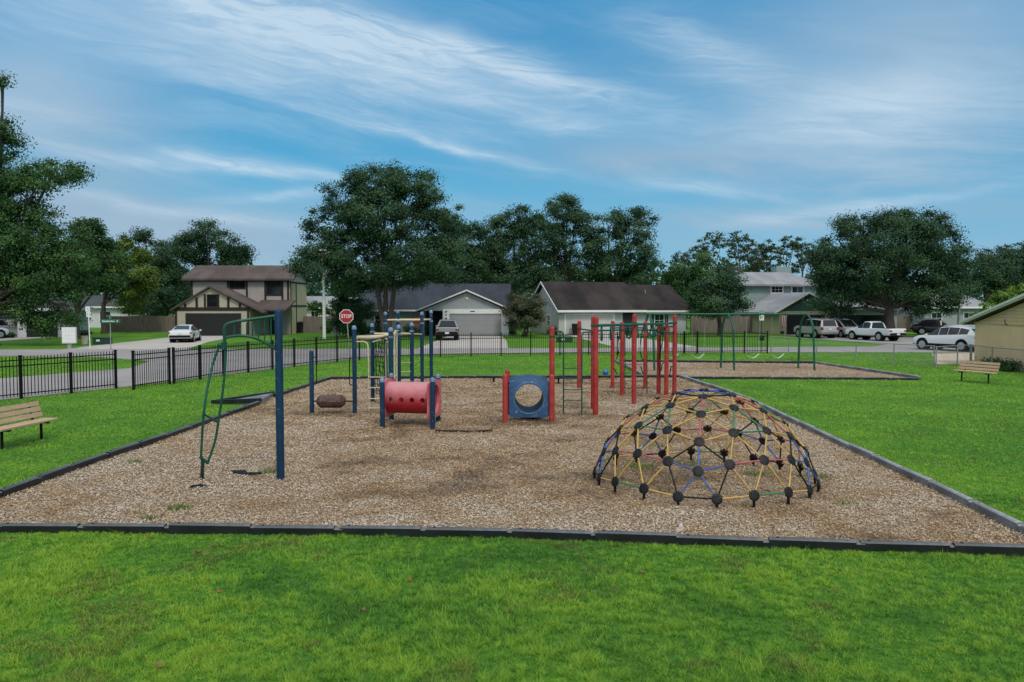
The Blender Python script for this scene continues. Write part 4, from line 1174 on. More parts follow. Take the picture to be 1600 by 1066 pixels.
MB().slab([(7.2, 1.0, 2.62), (10.8, 1.0, 2.62), (10.8, 4.62, 3.62), (7.2, 4.62, 3.62)], .16).build('porch_roof', M['roof_brown'], t)
mb = MB(); mb.b2(-.05, 7.5, -.05, -.002, 2.5, 2.85)
for x in (0, 7.2): mb.b2(x, x + .22, -.05, -.002, 0, 2.5)
for x, zt in ((1.05, 3.2), (2.2, 3.8), (5.35, 3.85), (6.5, 3.25)): mb.b2(x - .12, x + .12, -.05, -.002, 2.85, zt)
for x in (3.02, 4.35): mb.b2(x - .1, x + .1, -.05, -.002, 2.85, 4.15)
mb.build('timber_batten', M['timber'], t)
mb = MB()
for x in (-.12, 3.7, 5.68, 7.62, 9.42, 10.02): mb.b2(x - .1, x + .1, 4.56, 4.617, 3.0, 5.85)
mb.b2(-.25, 10.15, 4.54, 4.6, 5.55, 5.75)
for x in (4.8, 6.9): mb.b2(10.203, 10.25, x, x + .2, 0, 5.6)
for z in (2.9, 5.4): mb.b2(10.203, 10.24, 4.7, 11.4, z, z + .18)
mb.build('timber_batten', M['timber'], t)
flatbox(t, 'garage_door', 1.05, 6.6, -.03, -.003, 0, 2.26, 'door_dark')
window(t, 3.3, 4.2, 2.95, 4.05, 0, 'timber', mx=1); window(t, 3.92, 5.45, 4.85, 5.5, 4.62, 'timber', mx=3, mz=1)
wf = window(t, 7.82, 9.2, 4.2, 5.5, 4.62, 'timber', mx=1, mz=2, fw=.14)
MB().b2(7.9, 9.12, 4.605, 4.612, 4.9, 5.45).build('blind', M['offwhite'], t)
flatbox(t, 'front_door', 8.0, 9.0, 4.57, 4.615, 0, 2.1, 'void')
mb = MB(); mb.b2(9.85, 10.1, 1.2, 1.45, 0, 2.6); mb.build('porch_post', M['timber'], t)

# grey gabled house
t = thing('grey_gable_house', 'blue grey single storey house with slate roof and white trimmed garage', 'house', (-9.1, 79.4, 0))
mb = MB(); mb.b2(2.2, 8.75, .1, 5, 0, 2.62); mb.b2(.0, .3, .1, 5, 0, 2.62)
mb.add([(.0, .1, 2.5), (8.75, .1, 2.5), (4.6, .1, 4.35), (.0, .3, 2.5), (8.75, .3, 2.5), (4.6, .3, 4.35)], [(0, 1, 2), (3, 5, 4), (0, 2, 5, 3), (1, 4, 5, 2), (0, 3, 4, 1)])
mb.build('garage_wall', M['blue_grey_wall'], t)
mb = MB(); mb.b2(-6.9, 8.6, 5, 16, 0, 2.62); tri_x(mb, -6.9, 5, 10.5, 16, 2.62, 5.2); tri_x(mb, 8.5, 5, 10.5, 16, 2.62, 5.2); mb.build('wall', M['blue_grey_wall'], t)
mb = MB(); gable_x(mb, -7.3, 9.0, 4.4, 10.5, 16.6, 2.66, 5.5, 2.66); mb.build('roof', M['roof_slate'], t)
mb = MB(); gable_y(mb, -.25, 8.0, -.5, 4.6, 9.15, 2.52, 4.58, 2.6); mb.build('garage_roof', M['roof_slate'], t)
mb = MB(); mb.slab([(-.5, -.27, 2.42), (-.5, -.27, 2.56), (4.6, -.27, 4.62), (4.6, -.27, 4.46)], .05, (0, -1, 0)); mb.slab([(9.15, -.27, 2.5), (9.15, -.27, 2.64), (4.6, -.27, 4.62), (4.6, -.27, 4.46)], .05, (0, -1, 0))
mb.b2(-7.3, -.5, 4.3, 4.39, 2.42, 2.6); mb.build('fascia', M['white'], t)
mb = MB(); mb.b2(2.2, 8.78, -.06, .09, 2.22, 2.68); mb.b2(2.2, 2.85, -.06, .09, 0, 2.22); mb.b2(8.02, 8.78, -.06, .09, 0, 2.22); mb.build('garage_surround', M['white'], t)
flatbox(t, 'garage_door', 2.85, 8.02, .02, .095, 0, 2.22, 'door_grey')
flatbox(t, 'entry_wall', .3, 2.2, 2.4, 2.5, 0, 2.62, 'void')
mb = MB()
for z, r in ((2.46, .14), (2.15, .1), (1.8, .14)):
    mb.tube(arc((2.52, -.075, z), r * .6, R(200), R(360 + 20), (1, 0, 0), (0, 0, 1), 6), .045, 6)
mb.build('wall_ornament', M['black_metal'], t)
MB().b2(4.95, 5.4, -.075, -.06, 2.4, 2.5).build('house_number', M['void'], t)
MB().lathe([(.02, 0), (.1, .02), (.12, .1), (.02, .16)], (4.6, .0, 3.72), 'Y', 10).build('gable_light', M['white'], t)
window(t, -5.4, -4.0, .9, 2.1, 5, 'white')
window(t, 8.86, 9.0, .4, 2.0, .1, 'white', mx=1, mz=1) if False else None

# stained brown roof house
t = thing('brown_roof_house', 'long white single storey house with stained brown shingle roof', 'house', (4.75, 81, 0), R(14))
mb = MB(); mb.b2(0, 9.3, .0, 11, 0, 2.5); tri_x(mb, 0, 0, 5.5, 11, 2.5, 5.25, .12); mb.build('wall', M['white_brick'], t)
mb = MB(); mb.b2(9.3, 14.3, .35, 11, 0, 2.5); tri_x(mb, 14.2, .35, 5.7, 11, 2.5, 5.0, .1); mb.build('wing_wall', M['white_wall'], t)
mb = MB(); gable_x(mb, -.3, 9.35, -.6, 5.5, 11.6, 2.55, 5.62, 2.55); mb.build('roof', M['roof_stain'], t)
mb = MB(); gable_x(mb, 9.35, 14.9, -.3, 5.7, 11.6, 2.5, 5.36, 2.5); mb.build('wing_roof', M['roof_stain'], t)
mb = MB(); mb.b2(-.3, 9.35, -.7, -.605, 2.34, 2.56); mb.b2(9.36, 14.9, -.4, -.305, 2.32, 2.52)
mb.slab([(-.32, -.65, 2.38), (-.32, -.65, 2.56), (-.32, 5.5, 5.64), (-.32, 5.5, 5.44)], .05, (-1, 0, 0)); mb.slab([(-.32, 11.6, 2.38), (-.32, 11.6, 2.56), (-.32, 5.5, 5.64), (-.32, 5.5, 5.44)], .05, (-1, 0, 0))
mb.build('fascia', M['white'], t)
flatbox(t, 'garage_door', .75, 5.9, -.04, -.003, 0, 2.1, 'door_white')
mb = MB(); mb.b2(.6, 6.05, -.05, -.004, 2.1, 2.22); mb.b2(.6, .748, -.05, -.004, 0, 2.1); mb.b2(5.902, 6.05, -.05, -.004, 0, 2.1); mb.build('door_trim', M['white'], t)
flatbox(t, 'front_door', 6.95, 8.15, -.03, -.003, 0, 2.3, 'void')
window(t, 10.7, 11.7, .8, 2.1, .35, 'white'); mb = MB(); mb.b2(10.2, 10.58, .3, .347, .75, 2.15); mb.b2(11.82, 12.2, .3, .347, .75, 2.15); mb.build('shutter', M['door_dark'], t)
window(t, 3.0, 4.0, .9, 2.0, 0, 'white', side=-1)
MB().lathe([(.02, 0), (.07, .02), (.09, .12), (.03, .2)], (3.5, -.1, 2.22), 'Z', 10).build('porch_light', M['black_metal'], t)
mb = MB(); mb.tube([(11, 3.6, 4.2), (11, 3.6, 4.75)], .05, 8); mb.build('roof_vent', M['galv'], t)

# sage two-storey house
t = thing('sage_house', 'two storey sage green house with pale grey roof and dark gabled garage', 'house', (27.9, 83, 0), R(8))
mb = MB(); mb.b2(0, 5.7, .0, 9, 0, 2.45); mb.build('garage_wall', M['yellow_wall'], t)
mb = MB(); tri_y(mb, -.2, 3.05, 6.2, 2.45, 4.2, .02, .12); mb.build('gable_board', M['dark_teal'], t)
mb = MB(); gable_y(mb, -.4, 9.0, -.75, 3.05, 6.8, 2.3, 4.42, 2.3); mb.build('garage_roof', M['roof_grey'], t)
mb = MB(); mb.slab([(-.75, -.42, 2.18), (-.75, -.42, 2.36), (3.05, -.42, 4.46), (3.05, -.42, 4.28)], .05, (0, -1, 0)); mb.slab([(6.8, -.42, 2.18), (6.8, -.42, 2.36), (3.05, -.42, 4.46), (3.05, -.42, 4.28)], .05, (0, -1, 0)); mb.build('fascia', M['fascia_green'], t)
mb = MB(); mb.b2(-.3, 9.0, 9.0, 17, 0, 5.5); mb.build('wall', M['sage_wall'], t)
mb = MB(); hip(mb, -.9, 9.8, 8.3, 17.7, 5.48, 7.05, 2.0, 7.4, .2); mb.build('roof', M['roof_grey'], t)
window(t, 3.45, 4.75, 4.55, 5.2, 9.0, 'white', mx=3, mz=2, fw=.16); window(t, 6.0, 7.3, 4.55, 5.2, 9.0, 'white', mx=2, mz=1, fw=.16)
flatbox(t, 'garage_door', .8, 5.0, -.04, -.003, 0, 2.05, 'door_dark')
MB().b2(6.3, 8.2, 13.6, 14.6, 6.0, 7.75).build('chimney', M['sage_wall'], t)
MB().lathe([(.03, 0), (.08, .02), (.1, .12), (.02, .2)], (3.05, -.06, 3.6), 'Y', 10).build('gable_light', M['white'], t)
flatbox(t, 'vent_grille', .1, .5, -.05, -.003, .1, .35, 'void')

# white house at the left edge
t = thing('white_house', 'white house with dark garage door behind the big left oak', 'house', (-43.5, 76.8, 0), R(17))
mb = MB(); mb.b2(-3.7, 0, 0, 12.5, 0, 2.75); mb.build('garage_wall', M['white_wall'], t)
mb = MB(); mb.b2(-14, -3.7, 1.0, 12, 0, 2.7); mb.build('wing_wall', M['grey_siding'], t)
mb = MB(); hip(mb, -14.6, .6, -.5, 13.1, 2.75, 4.6, -8.5, -5.5); mb.build('roof', M['roof_dark'], t)
mb = MB(); mb.b2(-14.6, .6, -.6, -.505, 2.55, 2.76); mb.b2(.605, .7, -.6, 13.1, 2.55, 2.76); mb.build('fascia', M['white'], t)
flatbox(t, 'garage_door', -2.95, -.3, -.04, -.003, 0, 2.3, 'door_dark')
window(t, -5.9, -4.1, 1.1, 2.3, 1.0, 'white', mx=1, mz=2)
mb = MB(); mb.lathe([(.05, 0), (.2, .01), (.2, .12), (.05, .14)], (.01, 5.0, 1.5), 'X', 12); mb.build('meter_box', M['black_metal'], t)
flatbox(t, 'side_vent', .003, .05, 1.9, 2.5, 2.1, 2.25, 'void')

# tan house at the right edge
t = thing('tan_house', 'tan stucco house with lap sided gable and pale green fascia', 'house', (23.85, 41.0, 0), R(-93))
# local x runs towards the viewer along the gable wall, local y into the building
mb = MB(); mb.b2(0, 10, 0, 12, 0, 2.12); mb.build('wall', M['tan_wall'], t)
mb = MB(); mb.add([(0, .0, 2.13), (10, 0, 2.13), (5, 0, 3.34), (0, .2, 2.13), (10, .2, 2.13), (5, .2, 3.34)], [(0, 1, 2), (3, 5, 4), (0, 2, 5, 3), (1, 4, 5, 2), (0, 3, 4, 1)]); mb.build('gable_siding', M['tan_siding'], t)
mb = MB(); gable_y(mb, -.28, 12.5, -.75, 5, 10.75, 2.15, 3.56, 2.15, .14); mb.build('roof', M['roof_brown'], t)
mb = MB()
for off, th in ((-.30, .05), (-.36, .04)):
    dz_ = 0 if th == .05 else .07
    mb.slab([(-.78, off, 2.02 + dz_), (-.78, off, 2.19), (5, off, 3.61), (5, off, 3.41 + dz_)], th, (0, -1, 0)); mb.slab([(10.78, off, 2.02 + dz_), (10.78, off, 2.19), (5, off, 3.61), (5, off, 3.41 + dz_)], th, (0, -1, 0))
mb.b2(-.86, -.78, -.3, 12.5, 2.02, 2.19)
mb.build('fascia', M['fascia_green'], t)
mb = MB(); mb.b2(0, 10, -.04, -.003, 2.08, 2.17); mb.build('trim_board', M['tan_siding'], t)
mb = MB(); mb.tube(fillet([(3.0, -.05, 2.1), (3.0, -.16, 2.15), (3.0, -.16, 2.36)], .05, 3), .02, 6); mb.build('mast_hook', M['black_metal'], t)

# background houses
def simple_house(label, loc, rz, w_, d_, h_, rz_, wall, roof, win=(), group=None):
    t = thing('house', label, 'house', loc, rz, group)
    mb = MB(); mb.b2(0, w_, 0, d_, 0, h_); tri_x(mb, 0, 0, d_ / 2, d_, h_, rz_ - .15); tri_x(mb, w_ - .1, 0, d_ / 2, d_, h_, rz_ - .15); mb.build('wall', M[wall], t)
    mb = MB(); gable_x(mb, -.4, w_ + .4, -.5, d_ / 2, d_ + .5, h_, rz_, h_); mb.build('roof', M[roof], t)
    MB().b2(-.4, w_ + .4, -.6, -.505, h_ - .2, h_ + .02).build('fascia', M['white'], t)
    for x0, x1, z0, z1 in win: window(t, x0, x1, z0, z1, 0, 'white')
    return t
simple_house('white house far behind the wooden fence by the lamp post', (-31.5, 112, 0), R(-6), 6.2, 9, 2.8, 4.4, 'white_wall', 'roof_grey', [(1.0, 2.2, .8, 2.2), (3.4, 4.4, .8, 2.2)])
simple_house('cream annexe with dark window just right of the lamp post', (-25.0, 111, 0), R(4), 4.2, 7, 3.3, 4.2, 'yellow_wall', 'roof_grey', [(1.0, 1.9, 1.0, 2.6)])
simple_house('dark roofed white house glimpsed behind the yellow green tree', (-62, 110, 0), R(3), 9, 9, 2.9, 4.5, 'white_wall', 'roof_dark', [(1, 2.2, 1, 2.2), (5, 6.4, 1, 2.2)])
t = thing('carport_house', 'grey sided carport house in shade behind the white pickup', 'house', (34.0, 84.5, 0), R(10))
mb = MB(); mb.b2(0, .4, 0, 6, 0, 2.0); mb.b2(7.2, 7.6, 0, 6, 0, 2.0); mb.b2(0, 7.6, 5.6, 6, 0, 2.0); mb.build('carport_wall', M['grey_siding'], t)
MB().b2(0, 7.6, 0, 6, 2.003, 2.75).build('wall', M['grey_siding'], t)
mb = MB(); gable_x(mb, -.5, 8.1, -.6, 4, 8.6, 2.76, 4.0, 2.76); mb.build('roof', M['roof_grey'], t)
flatbox(t, 'carport_shutter', .42, 2.6, .2, .25, 0, 2.0, 'door_dark')
simple_house('grey sided house glimpsed under the right oak beside the pole', (46.5, 90, 0), R(8), 8, 9, 2.9, 4.4, 'grey_siding', 'roof_grey', [(1, 2.2, 1, 2.2), (5, 6.2, 1, 2.2)])

# ------------------------------------------------------------------ street furniture
M['sign_green'] = mat('sign_green', (.008, .13, .065), .4); M['sign_pale'] = mat('sign_pale_green', (.12, .34, .24), .4)
M['sign_red'] = mat('sign_red', (.36, .014, .022), .4); M['sign_white'] = mat('sign_white', (.72, .72, .72), .4)
FONT = bpy.data.fonts.load if False else None
def text_mesh(txt, size, m, parent, loc, name='lettering', sx=1.0):
    cu = bpy.data.curves.new(name, 'FONT'); cu.body = txt; cu.size = size; cu.align_x = 'CENTER'; cu.align_y = 'CENTER'; cu.extrude = .002; cu.offset = size * .018
    tmp = bpy.data.objects.new(name, cu); COL.objects.link(tmp)
    dg = bpy.context.evaluated_depsgraph_get()
    me = bpy.data.meshes.new_from_object(tmp.evaluated_get(dg)); bpy.data.objects.remove(tmp)
    me.transform(Matrix.Translation(Vector(loc)) @ Matrix.Rotation(R(90), 4, 'X') @ Matrix.Scale(sx, 4, (1, 0, 0)))
    me.materials.clear(); me.materials.append(m)
    o = bpy.data.objects.new(name, me); COL.objects.link(o); o.parent = parent; return o
g = Vector((-9.05, 44.3, 0)); g.x = (546.3 - 800) / F * 44.3
t = thing('stop_sign', 'red octagonal STOP sign on a leaning grey post behind the fence', 'road sign', g, R(6))
zc_ = P(541, 494.5, 44.3).z; x0 = P(541.3, 494, 44.3).x - g.x
def octo(r, y0, y1): 
    mb = MB(); V = [(x0 + r * math.cos(R(22.5 + 45 * i)), 0, zc_ + r * math.sin(R(22.5 + 45 * i))) for i in range(8)]
    mb.slab([(v[0], y0, v[2]) for v in V], y1 - y0, (0, 1, 0)); return mb
octo(.41, -.006, .0).build('sign_border', M['sign_white'], t); octo(.375, -.010, -.0065).build('sign_face', M['sign_red'], t)
text_mesh('STOP', .27, M['sign_white'], t, (x0, -.013, zc_), 'lettering', .88)
MB().tube([(0, .04, 0), (x0, .03, zc_ + .3)], .03, 8).build('sign_post', M['galv'], t, smooth=60)
def signpost(name, label, px, Y, cat='road sign', rz=0.0):
    x = (px - 800) / F * Y; return thing(name, label, cat, (x, Y, 0), rz)
t = signpost('street_name_sign', 'green street name blades on a thin post before the wooden fence', 172.3, 54.5, rz=R(22))
z1 = P(172, 505, 54.5).z
MB().tube([(0, 0, 0), (0, 0, z1)], .032, 8).build('sign_post', M['galv'], t, smooth=60)
MB().b2(-.62, .62, -.012, .012, z1, z1 + .26).build('sign_blade', M['sign_green'], t, bevel=.004)
mb = MB()
for i in range(9): mb.b2(-.48 + i * .085, -.42 + i * .085, -.016, -.0125, z1 + .085, z1 + .085 + (.07 if i % 3 else .1))
mb.b2(.4, .47, -.016, -.0125, z1 + .09, z1 + .18)
mb.build('blurred_lettering', M['sign_white'], t)
MB().b2(-.012, .012, -.55, .55, z1 + .27, z1 + .53).build('cross_blade', M['sign_pale'], t, bevel=.004)
t = signpost('tall_white_sign', 'narrow white sign on a slim white post beside the white house', 138.5, 55.5)
z1, z2 = P(138, 495.5, 55.5).z, P(138, 479, 55.5).z
MB().tube([(.05, .03, 0), (-.03, .03, z2 - .1)], .034, 8).build('sign_post', M['white'], t, smooth=60)
MB().b2(-.2, .12, -.01, .01, (z1 + z2) / 2 + .01, z2).build('sign_plate', M['sign_white'], t); MB().b2(-.15, .15, -.01, .01, z1, (z1 + z2) / 2 - .01).build('sign_plate', M['sign_white'], t)
mb = MB(); zz_ = (z1 + z2) / 2
for a, b, c, d in ((-.05, .0, zz_ + .12, zz_ + .26), (.0, .05, zz_ + .08, zz_ + .12), (-.09, -.05, zz_ - .28, zz_ - .1), (.05, .09, zz_ - .28, zz_ - .1)): mb.b2(a, b, -.014, -.0105, c, d)
mb.build('sign_mark', M['galv'], t)
t = signpost('street_lamp', 'tall pale concrete street lamp against the big centre oak', 506.5, 72.0, 'street lamp')
zt_ = P(505, 396, 72).z
MB().tube([(0, 0, 0), (0, 0, zt_ * .5), (-.08, 0, zt_)], [.16, .13, .075], 12).build('lamp_post', M['offwhite'], t, smooth=60)
mb = MB(); mb.tube([(-.08, 0, zt_ - .1), (.75, -.4, zt_ + .15)], .04, 8); mb.tube([(-.08, 0, zt_ - .1), (-.6, .3, zt_ + .1)], .03, 8); mb.build('lamp_arm', M['offwhite'], t, smooth=60)
mb = MB(); mb.lathe([(.05, -.08), (.2, -.05), (.26, .02), (.2, .1), (.06, .16)], (0, 0, zt_ + .22), 'Z', 12); mb.v = [Vector((v.x * 1.5 - .05, v.y, v.z)) for v in mb.v]; mb.build('lamp_head', M['white'], t, smooth=60)
t = signpost('cluster_mailbox', 'pale grey cluster mailbox on a pedestal near the left road', 108, 55.6, 'mailbox', R(20))
MB().b2(-.44, .44, -.22, .22, .38, 1.5).build('mailbox_cabinet', M['offwhite'], t, bevel=.015)
MB().b2(-.12, .12, -.12, .12, 0, .38).build('pedestal', M['galv'], t)
for i in range(4):
    for j in range(4): MB().b2(-.41 + i * .205, -.41 + i * .205 + .19, -.228, -.2205, .44 + j * .26, .44 + j * .26 + .24).build('mailbox_door', M['white'], t)
M['util_green'] = mat('utility_green', (.012, .045, .03), .5, .15, 4)
def transformer(label, px, Y, w_, h_):
    t = signpost('transformer_box', label, px, Y, 'utility box')
    MB().b2(-w_ / 2, w_ / 2, -.4, .4, 0, h_ * .86).build('cabinet', M['util_green'], t, bevel=.02)
    MB().b2(-w_ / 2 - .03, w_ / 2 + .03, -.43, .43, h_ * .86, h_).build('lid', M['util_green'], t, bevel=.02)
    MB().b2(-.28, .0, -.408, -.4005, h_ * .45, h_ * .72).build('warning_label', M['sign_white'], t)
transformer('dark green utility box on the grass beside the green street sign', 159.5, 62, 1.15, .54)
transformer('dark green utility box on the lawn left of the brown roofed house', 882, 65.5, 1.25, .42)
t = signpost('cable_pedestal', 'short tan cable pedestal between mailbox and tall white sign', 132, 62, 'utility box')
MB().b2(-.17, .0, -.15, .15, 0, .6).build('cabinet', M['tan_wall'], t, bevel=.01); MB().b2(.005, .17, -.15, .15, 0, .55).build('side_cabinet', M['fascia_green'], t, bevel=.01)
MB().b2(-.19, .19, -.17, .17, .605, .66).build('lid', M['offwhite'], t, bevel=.01)
def bin_(label, px, Y, s=1.0):
    t = signpost('wheelie_bin', label, px, Y, 'bin'); t.scale = (s, s, s)
    mb = MB(); mb.add([(-.26, -.3, .06), (.26, -.3, .06), (.26, .25, .06), (-.26, .25, .06), (-.33, -.4, 1.0), (.33, -.4, 1.0), (.33, .35, 1.0), (-.33, .35, 1.0)], [(3, 2, 1, 0), (4, 5, 6, 7), (0, 1, 5, 4), (1, 2, 6, 5), (2, 3, 7, 6), (3, 0, 4, 7)])
    mb.build('bin_body', M['rubber'], t); MB().slab([(-.35, -.43, 1.06), (.35, -.43, 1.06), (.35, .38, 1.14), (-.35, .38, 1.14)], .06).build('lid', M['rubber'], t)
    for x in (-.25, .25): MB().lathe([(.02, -.03), (.11, -.03), (.11, .03), (.02, .03)], (x, .28, .11), 'X', 12).build('wheel', M['tyre'], t)
bin_('black wheelie bin beside the timbered house', 467.5, 87, 1.12)
bin_('black wheelie bin at the left wall of the brown roofed house', 899, 80.5, 1.05)
t = signpost('utility_cabinet', 'narrow blue grey cabinet standing by the wooden fence near the lamp', 526, 80, 'utility box')
MB().b2(-.27, .27, -.2, .2, 0, 1.55).build('cabinet', M['blue_grey_wall'], t); mb = MB(); mb.lathe([(.27, -.2), (.27, .2)], (0, 0, 1.553), 'Y', 20); mb.v = [v for v in mb.v]; mb.build('cabinet_top', M['blue_grey_wall'], t)
# dog waste station
t = signpost('waste_bag_station', 'pole with small white symbol sign and dark green dispenser at the fence end', 1190, 50.9, 'sign')
z1, z2 = P(1190, 501, 50.9).z, P(1190, 491, 50.9).z
MB().tube([(0, .03, 0), (0, .03, z2 + .25)], .03, 8).build('sign_post', M['util_green'], t, smooth=60)
MB().b2(-.15, .15, -.012, .0, z1, z2).build('sign_plate', M['sign_white'], t, bevel=.02)
mb = MB(); zc_ = (z1 + z2) / 2; mb.box((-.03, -.016, zc_ + .02), (.12, .006, .05)); mb.box((.06, -.016, zc_ + .07), (.05, .006, .06)); mb.box((-.07, -.016, zc_ - .06), (.03, .006, .09)); mb.box((.03, -.016, zc_ - .06), (.03, .006, .09)); mb.build('sign_symbol', M['black_metal'], t)
MB().b2(-.17, .17, -.012, .0, z2 + .02, z2 + .22).build('sign_plate', M['sign_pale'], t)
MB().b2(-.15, .15, -.16, .0, .78, 1.12).build('bag_dispenser', M['util_green'], t, bevel=.02)
# flag on the sage house
t = thing('house_flag', 'drooping red and white striped flag on a short staff at the sage house', 'flag', (P(1226, 495, 82.3).x, 82.3, P(1226, 496, 82.3).z))
MB().tube([(.3, .5, .02), (-.1, -.15, .45)], .018, 6).build('staff', M['galv'], t)
M['flag_red'] = mat('flag_red', (.42, .10, .11), .8); M['flag_blue'] = mat('flag_blue', (.05, .07, .2), .8)
for i in range(7):
    mb = MB(); V = []
    for j in range(6):
        z = .38 - j * .26; sw = .07 * math.sin(j * 1.1 + i * .8)
        for k in (0, 1): V.append((-.42 + (i + k) * .095 + .05 * j * (.5 - i / 7), -.12 + sw, z - .12 * abs(i - 5) / 3))
    mb.add(V, [(2 * j, 2 * j + 1, 2 * j + 3, 2 * j + 2) for j in range(5)])
    o = mb.build('flag_stripe', M['flag_red'] if i % 2 == 0 else M['sign_white'], t); so_ = o.modifiers.new('th', 'SOLIDIFY'); so_.thickness = .006
t = thing('garden_flag', 'small orange red garden flag near the centre oak', 'flag', (P(651, 510, 76).x, 76, 0))
MB().tube([(-.3, 0, 0), (-.3, 0, 2.05)], .015, 6).build('staff', M['black_metal'], t); MB().b2(-.28, .3, -.01, .01, 1.25, 1.95).build('flag_cloth', mat('flag_orange', (.4, .08, .03), .8, .3, 3), t)
MB().b2(-.25, .28, -.011, .011, .95, 1.2).build('flag_tail', M['flag_red'], t)
t = signpost('utility_pole', 'grey wooden utility pole beside the eave of the tan house', 1498, 78, 'pole')
MB().tube([(0, 0, 0), (0, 0, 4.6)], [.14, .11], 10).build('pole', M['galv'], t, smooth=60); MB().b2(-.35, .35, -.06, .06, 4.1, 4.25).build('cross_arm', M['galv'], t)

# ------------------------------------------------------------------ vehicles
PAINT = {'white': mat('car_paint_white', (.68, .69, .70), .28, coat=.6), 'silver': mat('car_paint_silver', (.42, .42, .41), .3, metal=.35, coat=.5), 'grey': mat('car_paint_grey', (.24, .26, .27), .3, metal=.3, coat=.5),
         'black': mat('car_paint_black', (.012, .012, .014), .22, coat=.6)}
SP = {  # stations: x, underside z, belt z, roof z, half widths side/belt/roof
 'suv': dict(st=[(-2.28, .52, .86, .90, .80, .78, .74), (-2.22, .38, 1.06, 1.12, .90, .87, .74), (-1.72, .30, 1.12, 1.50, .94, .88, .60), (-1.10, .28, 1.09, 1.62, .95, .89, .63), (-.35, .26, 1.05, 1.65, .95, .89, .64), (.30, .26, 1.02, 1.58, .95, .89, .62),
              (1.22, .26, .98, 1.04, .95, .87, .76), (1.82, .28, .92, .99, .94, .85, .70), (2.14, .34, .82, .88, .89, .79, .64), (2.26, .46, .64, .69, .77, .72, .58)], side=[(2, 3), (3, 4), (4, 5), (5, 6)], top=[(1, 2), (5, 6)], wr=.37, wx=(-1.36, 1.42), clad=1),
 'boxy': dict(st=[(-2.36, .55, .80, .85, .84, .82, .80), (-2.33, .42, 1.05, 1.12, .92, .90, .84), (-2.12, .36, 1.08, 1.70, .93, .90, .72), (-1.55, .36, 1.08, 1.77, .94, .90, .72), (-.55, .34, 1.07, 1.78, .94, .90, .72), (.30, .34, 1.06, 1.74, .94, .90, .70),
              (.98, .34, 1.05, 1.13, .94, .89, .80), (1.85, .36, 1.02, 1.09, .93, .88, .78), (2.24, .40, .92, .98, .90, .86, .72), (2.34, .5, .74, .8, .82, .8, .66)], side=[(2, 3), (3, 4), (4, 5), (5, 6)], top=[(1, 2), (5, 6)], wr=.39, wx=(-1.4, 1.40)),
 'van': dict(st=[(-2.40, .50, .80, .85, .84, .82, .80), (-2.36, .34, 1.02, 1.08, .93, .90, .82), (-2.15, .28, 1.05, 1.66, .95, .92, .72), (-1.5, .26, 1.05, 1.75, .96, .92, .74), (-.5, .24, 1.03, 1.76, .96, .92, .74), (.55, .24, 1.0, 1.66, .96, .92, .70),
              (1.55, .24, .97, 1.03, .96, .88, .76), (2.05, .28, .86, .93, .93, .84, .70), (2.34, .34, .72, .78, .86, .78, .60), (2.42, .44, .60, .64, .74, .70, .54)], side=[(2, 3), (3, 4), (4, 5), (5, 6)], top=[(1, 2), (5, 6)], wr=.34, wx=(-1.5, 1.48)),
 'sedan': dict(st=[(-2.32, .48, .78, .82, .76, .74, .70), (-2.26, .36, .93, .98, .88, .84, .76), (-1.70, .28, .95, 1.06, .91, .86, .74), (-.95, .25, .94, 1.36, .91, .86, .60), (-.20, .24, .92, 1.44, .91, .86, .61), (.35, .24, .91, 1.40, .91, .86, .60),
              (1.20, .24, .88, .95, .91, .84, .74), (1.90, .27, .78, .85, .89, .82, .68), (2.24, .34, .66, .72, .84, .76, .60), (2.34, .44, .56, .6, .72, .68, .54)], side=[(2, 3), (3, 4), (4, 5), (5, 6)], top=[(2, 3), (5, 6)], wr=.33, wx=(-1.36, 1.38)),
 'pickup': dict(st=[(-2.62, .60, .98, 1.03, .86, .86, .84), (-2.58, .50, 1.03, 1.08, .90, .90, .87), (-1.4, .45, 1.03, 1.08, .91, .91, .88), (-.46, .42, 1.03, 1.08, .91, .91, .88), (-.36, .40, 1.05, 1.58, .91, .88, .68), (-.1, .40, 1.05, 1.66, .91, .88, .68), (.42, .40, 1.05, 1.63, .91, .88, .67),
              (1.15, .40, 1.04, 1.10, .91, .87, .78), (2.05, .42, .99, 1.05, .90, .86, .76), (2.45, .46, .88, .94, .87, .84, .7), (2.55, .56, .72, .78, .8, .78, .66)], side=[(4, 5), (5, 6), (6, 7)], top=[(3, 4), (6, 7)], wr=.37, wx=(-1.42, 1.62), bed=(-2.5, -.5, .78, 1.08)),
}
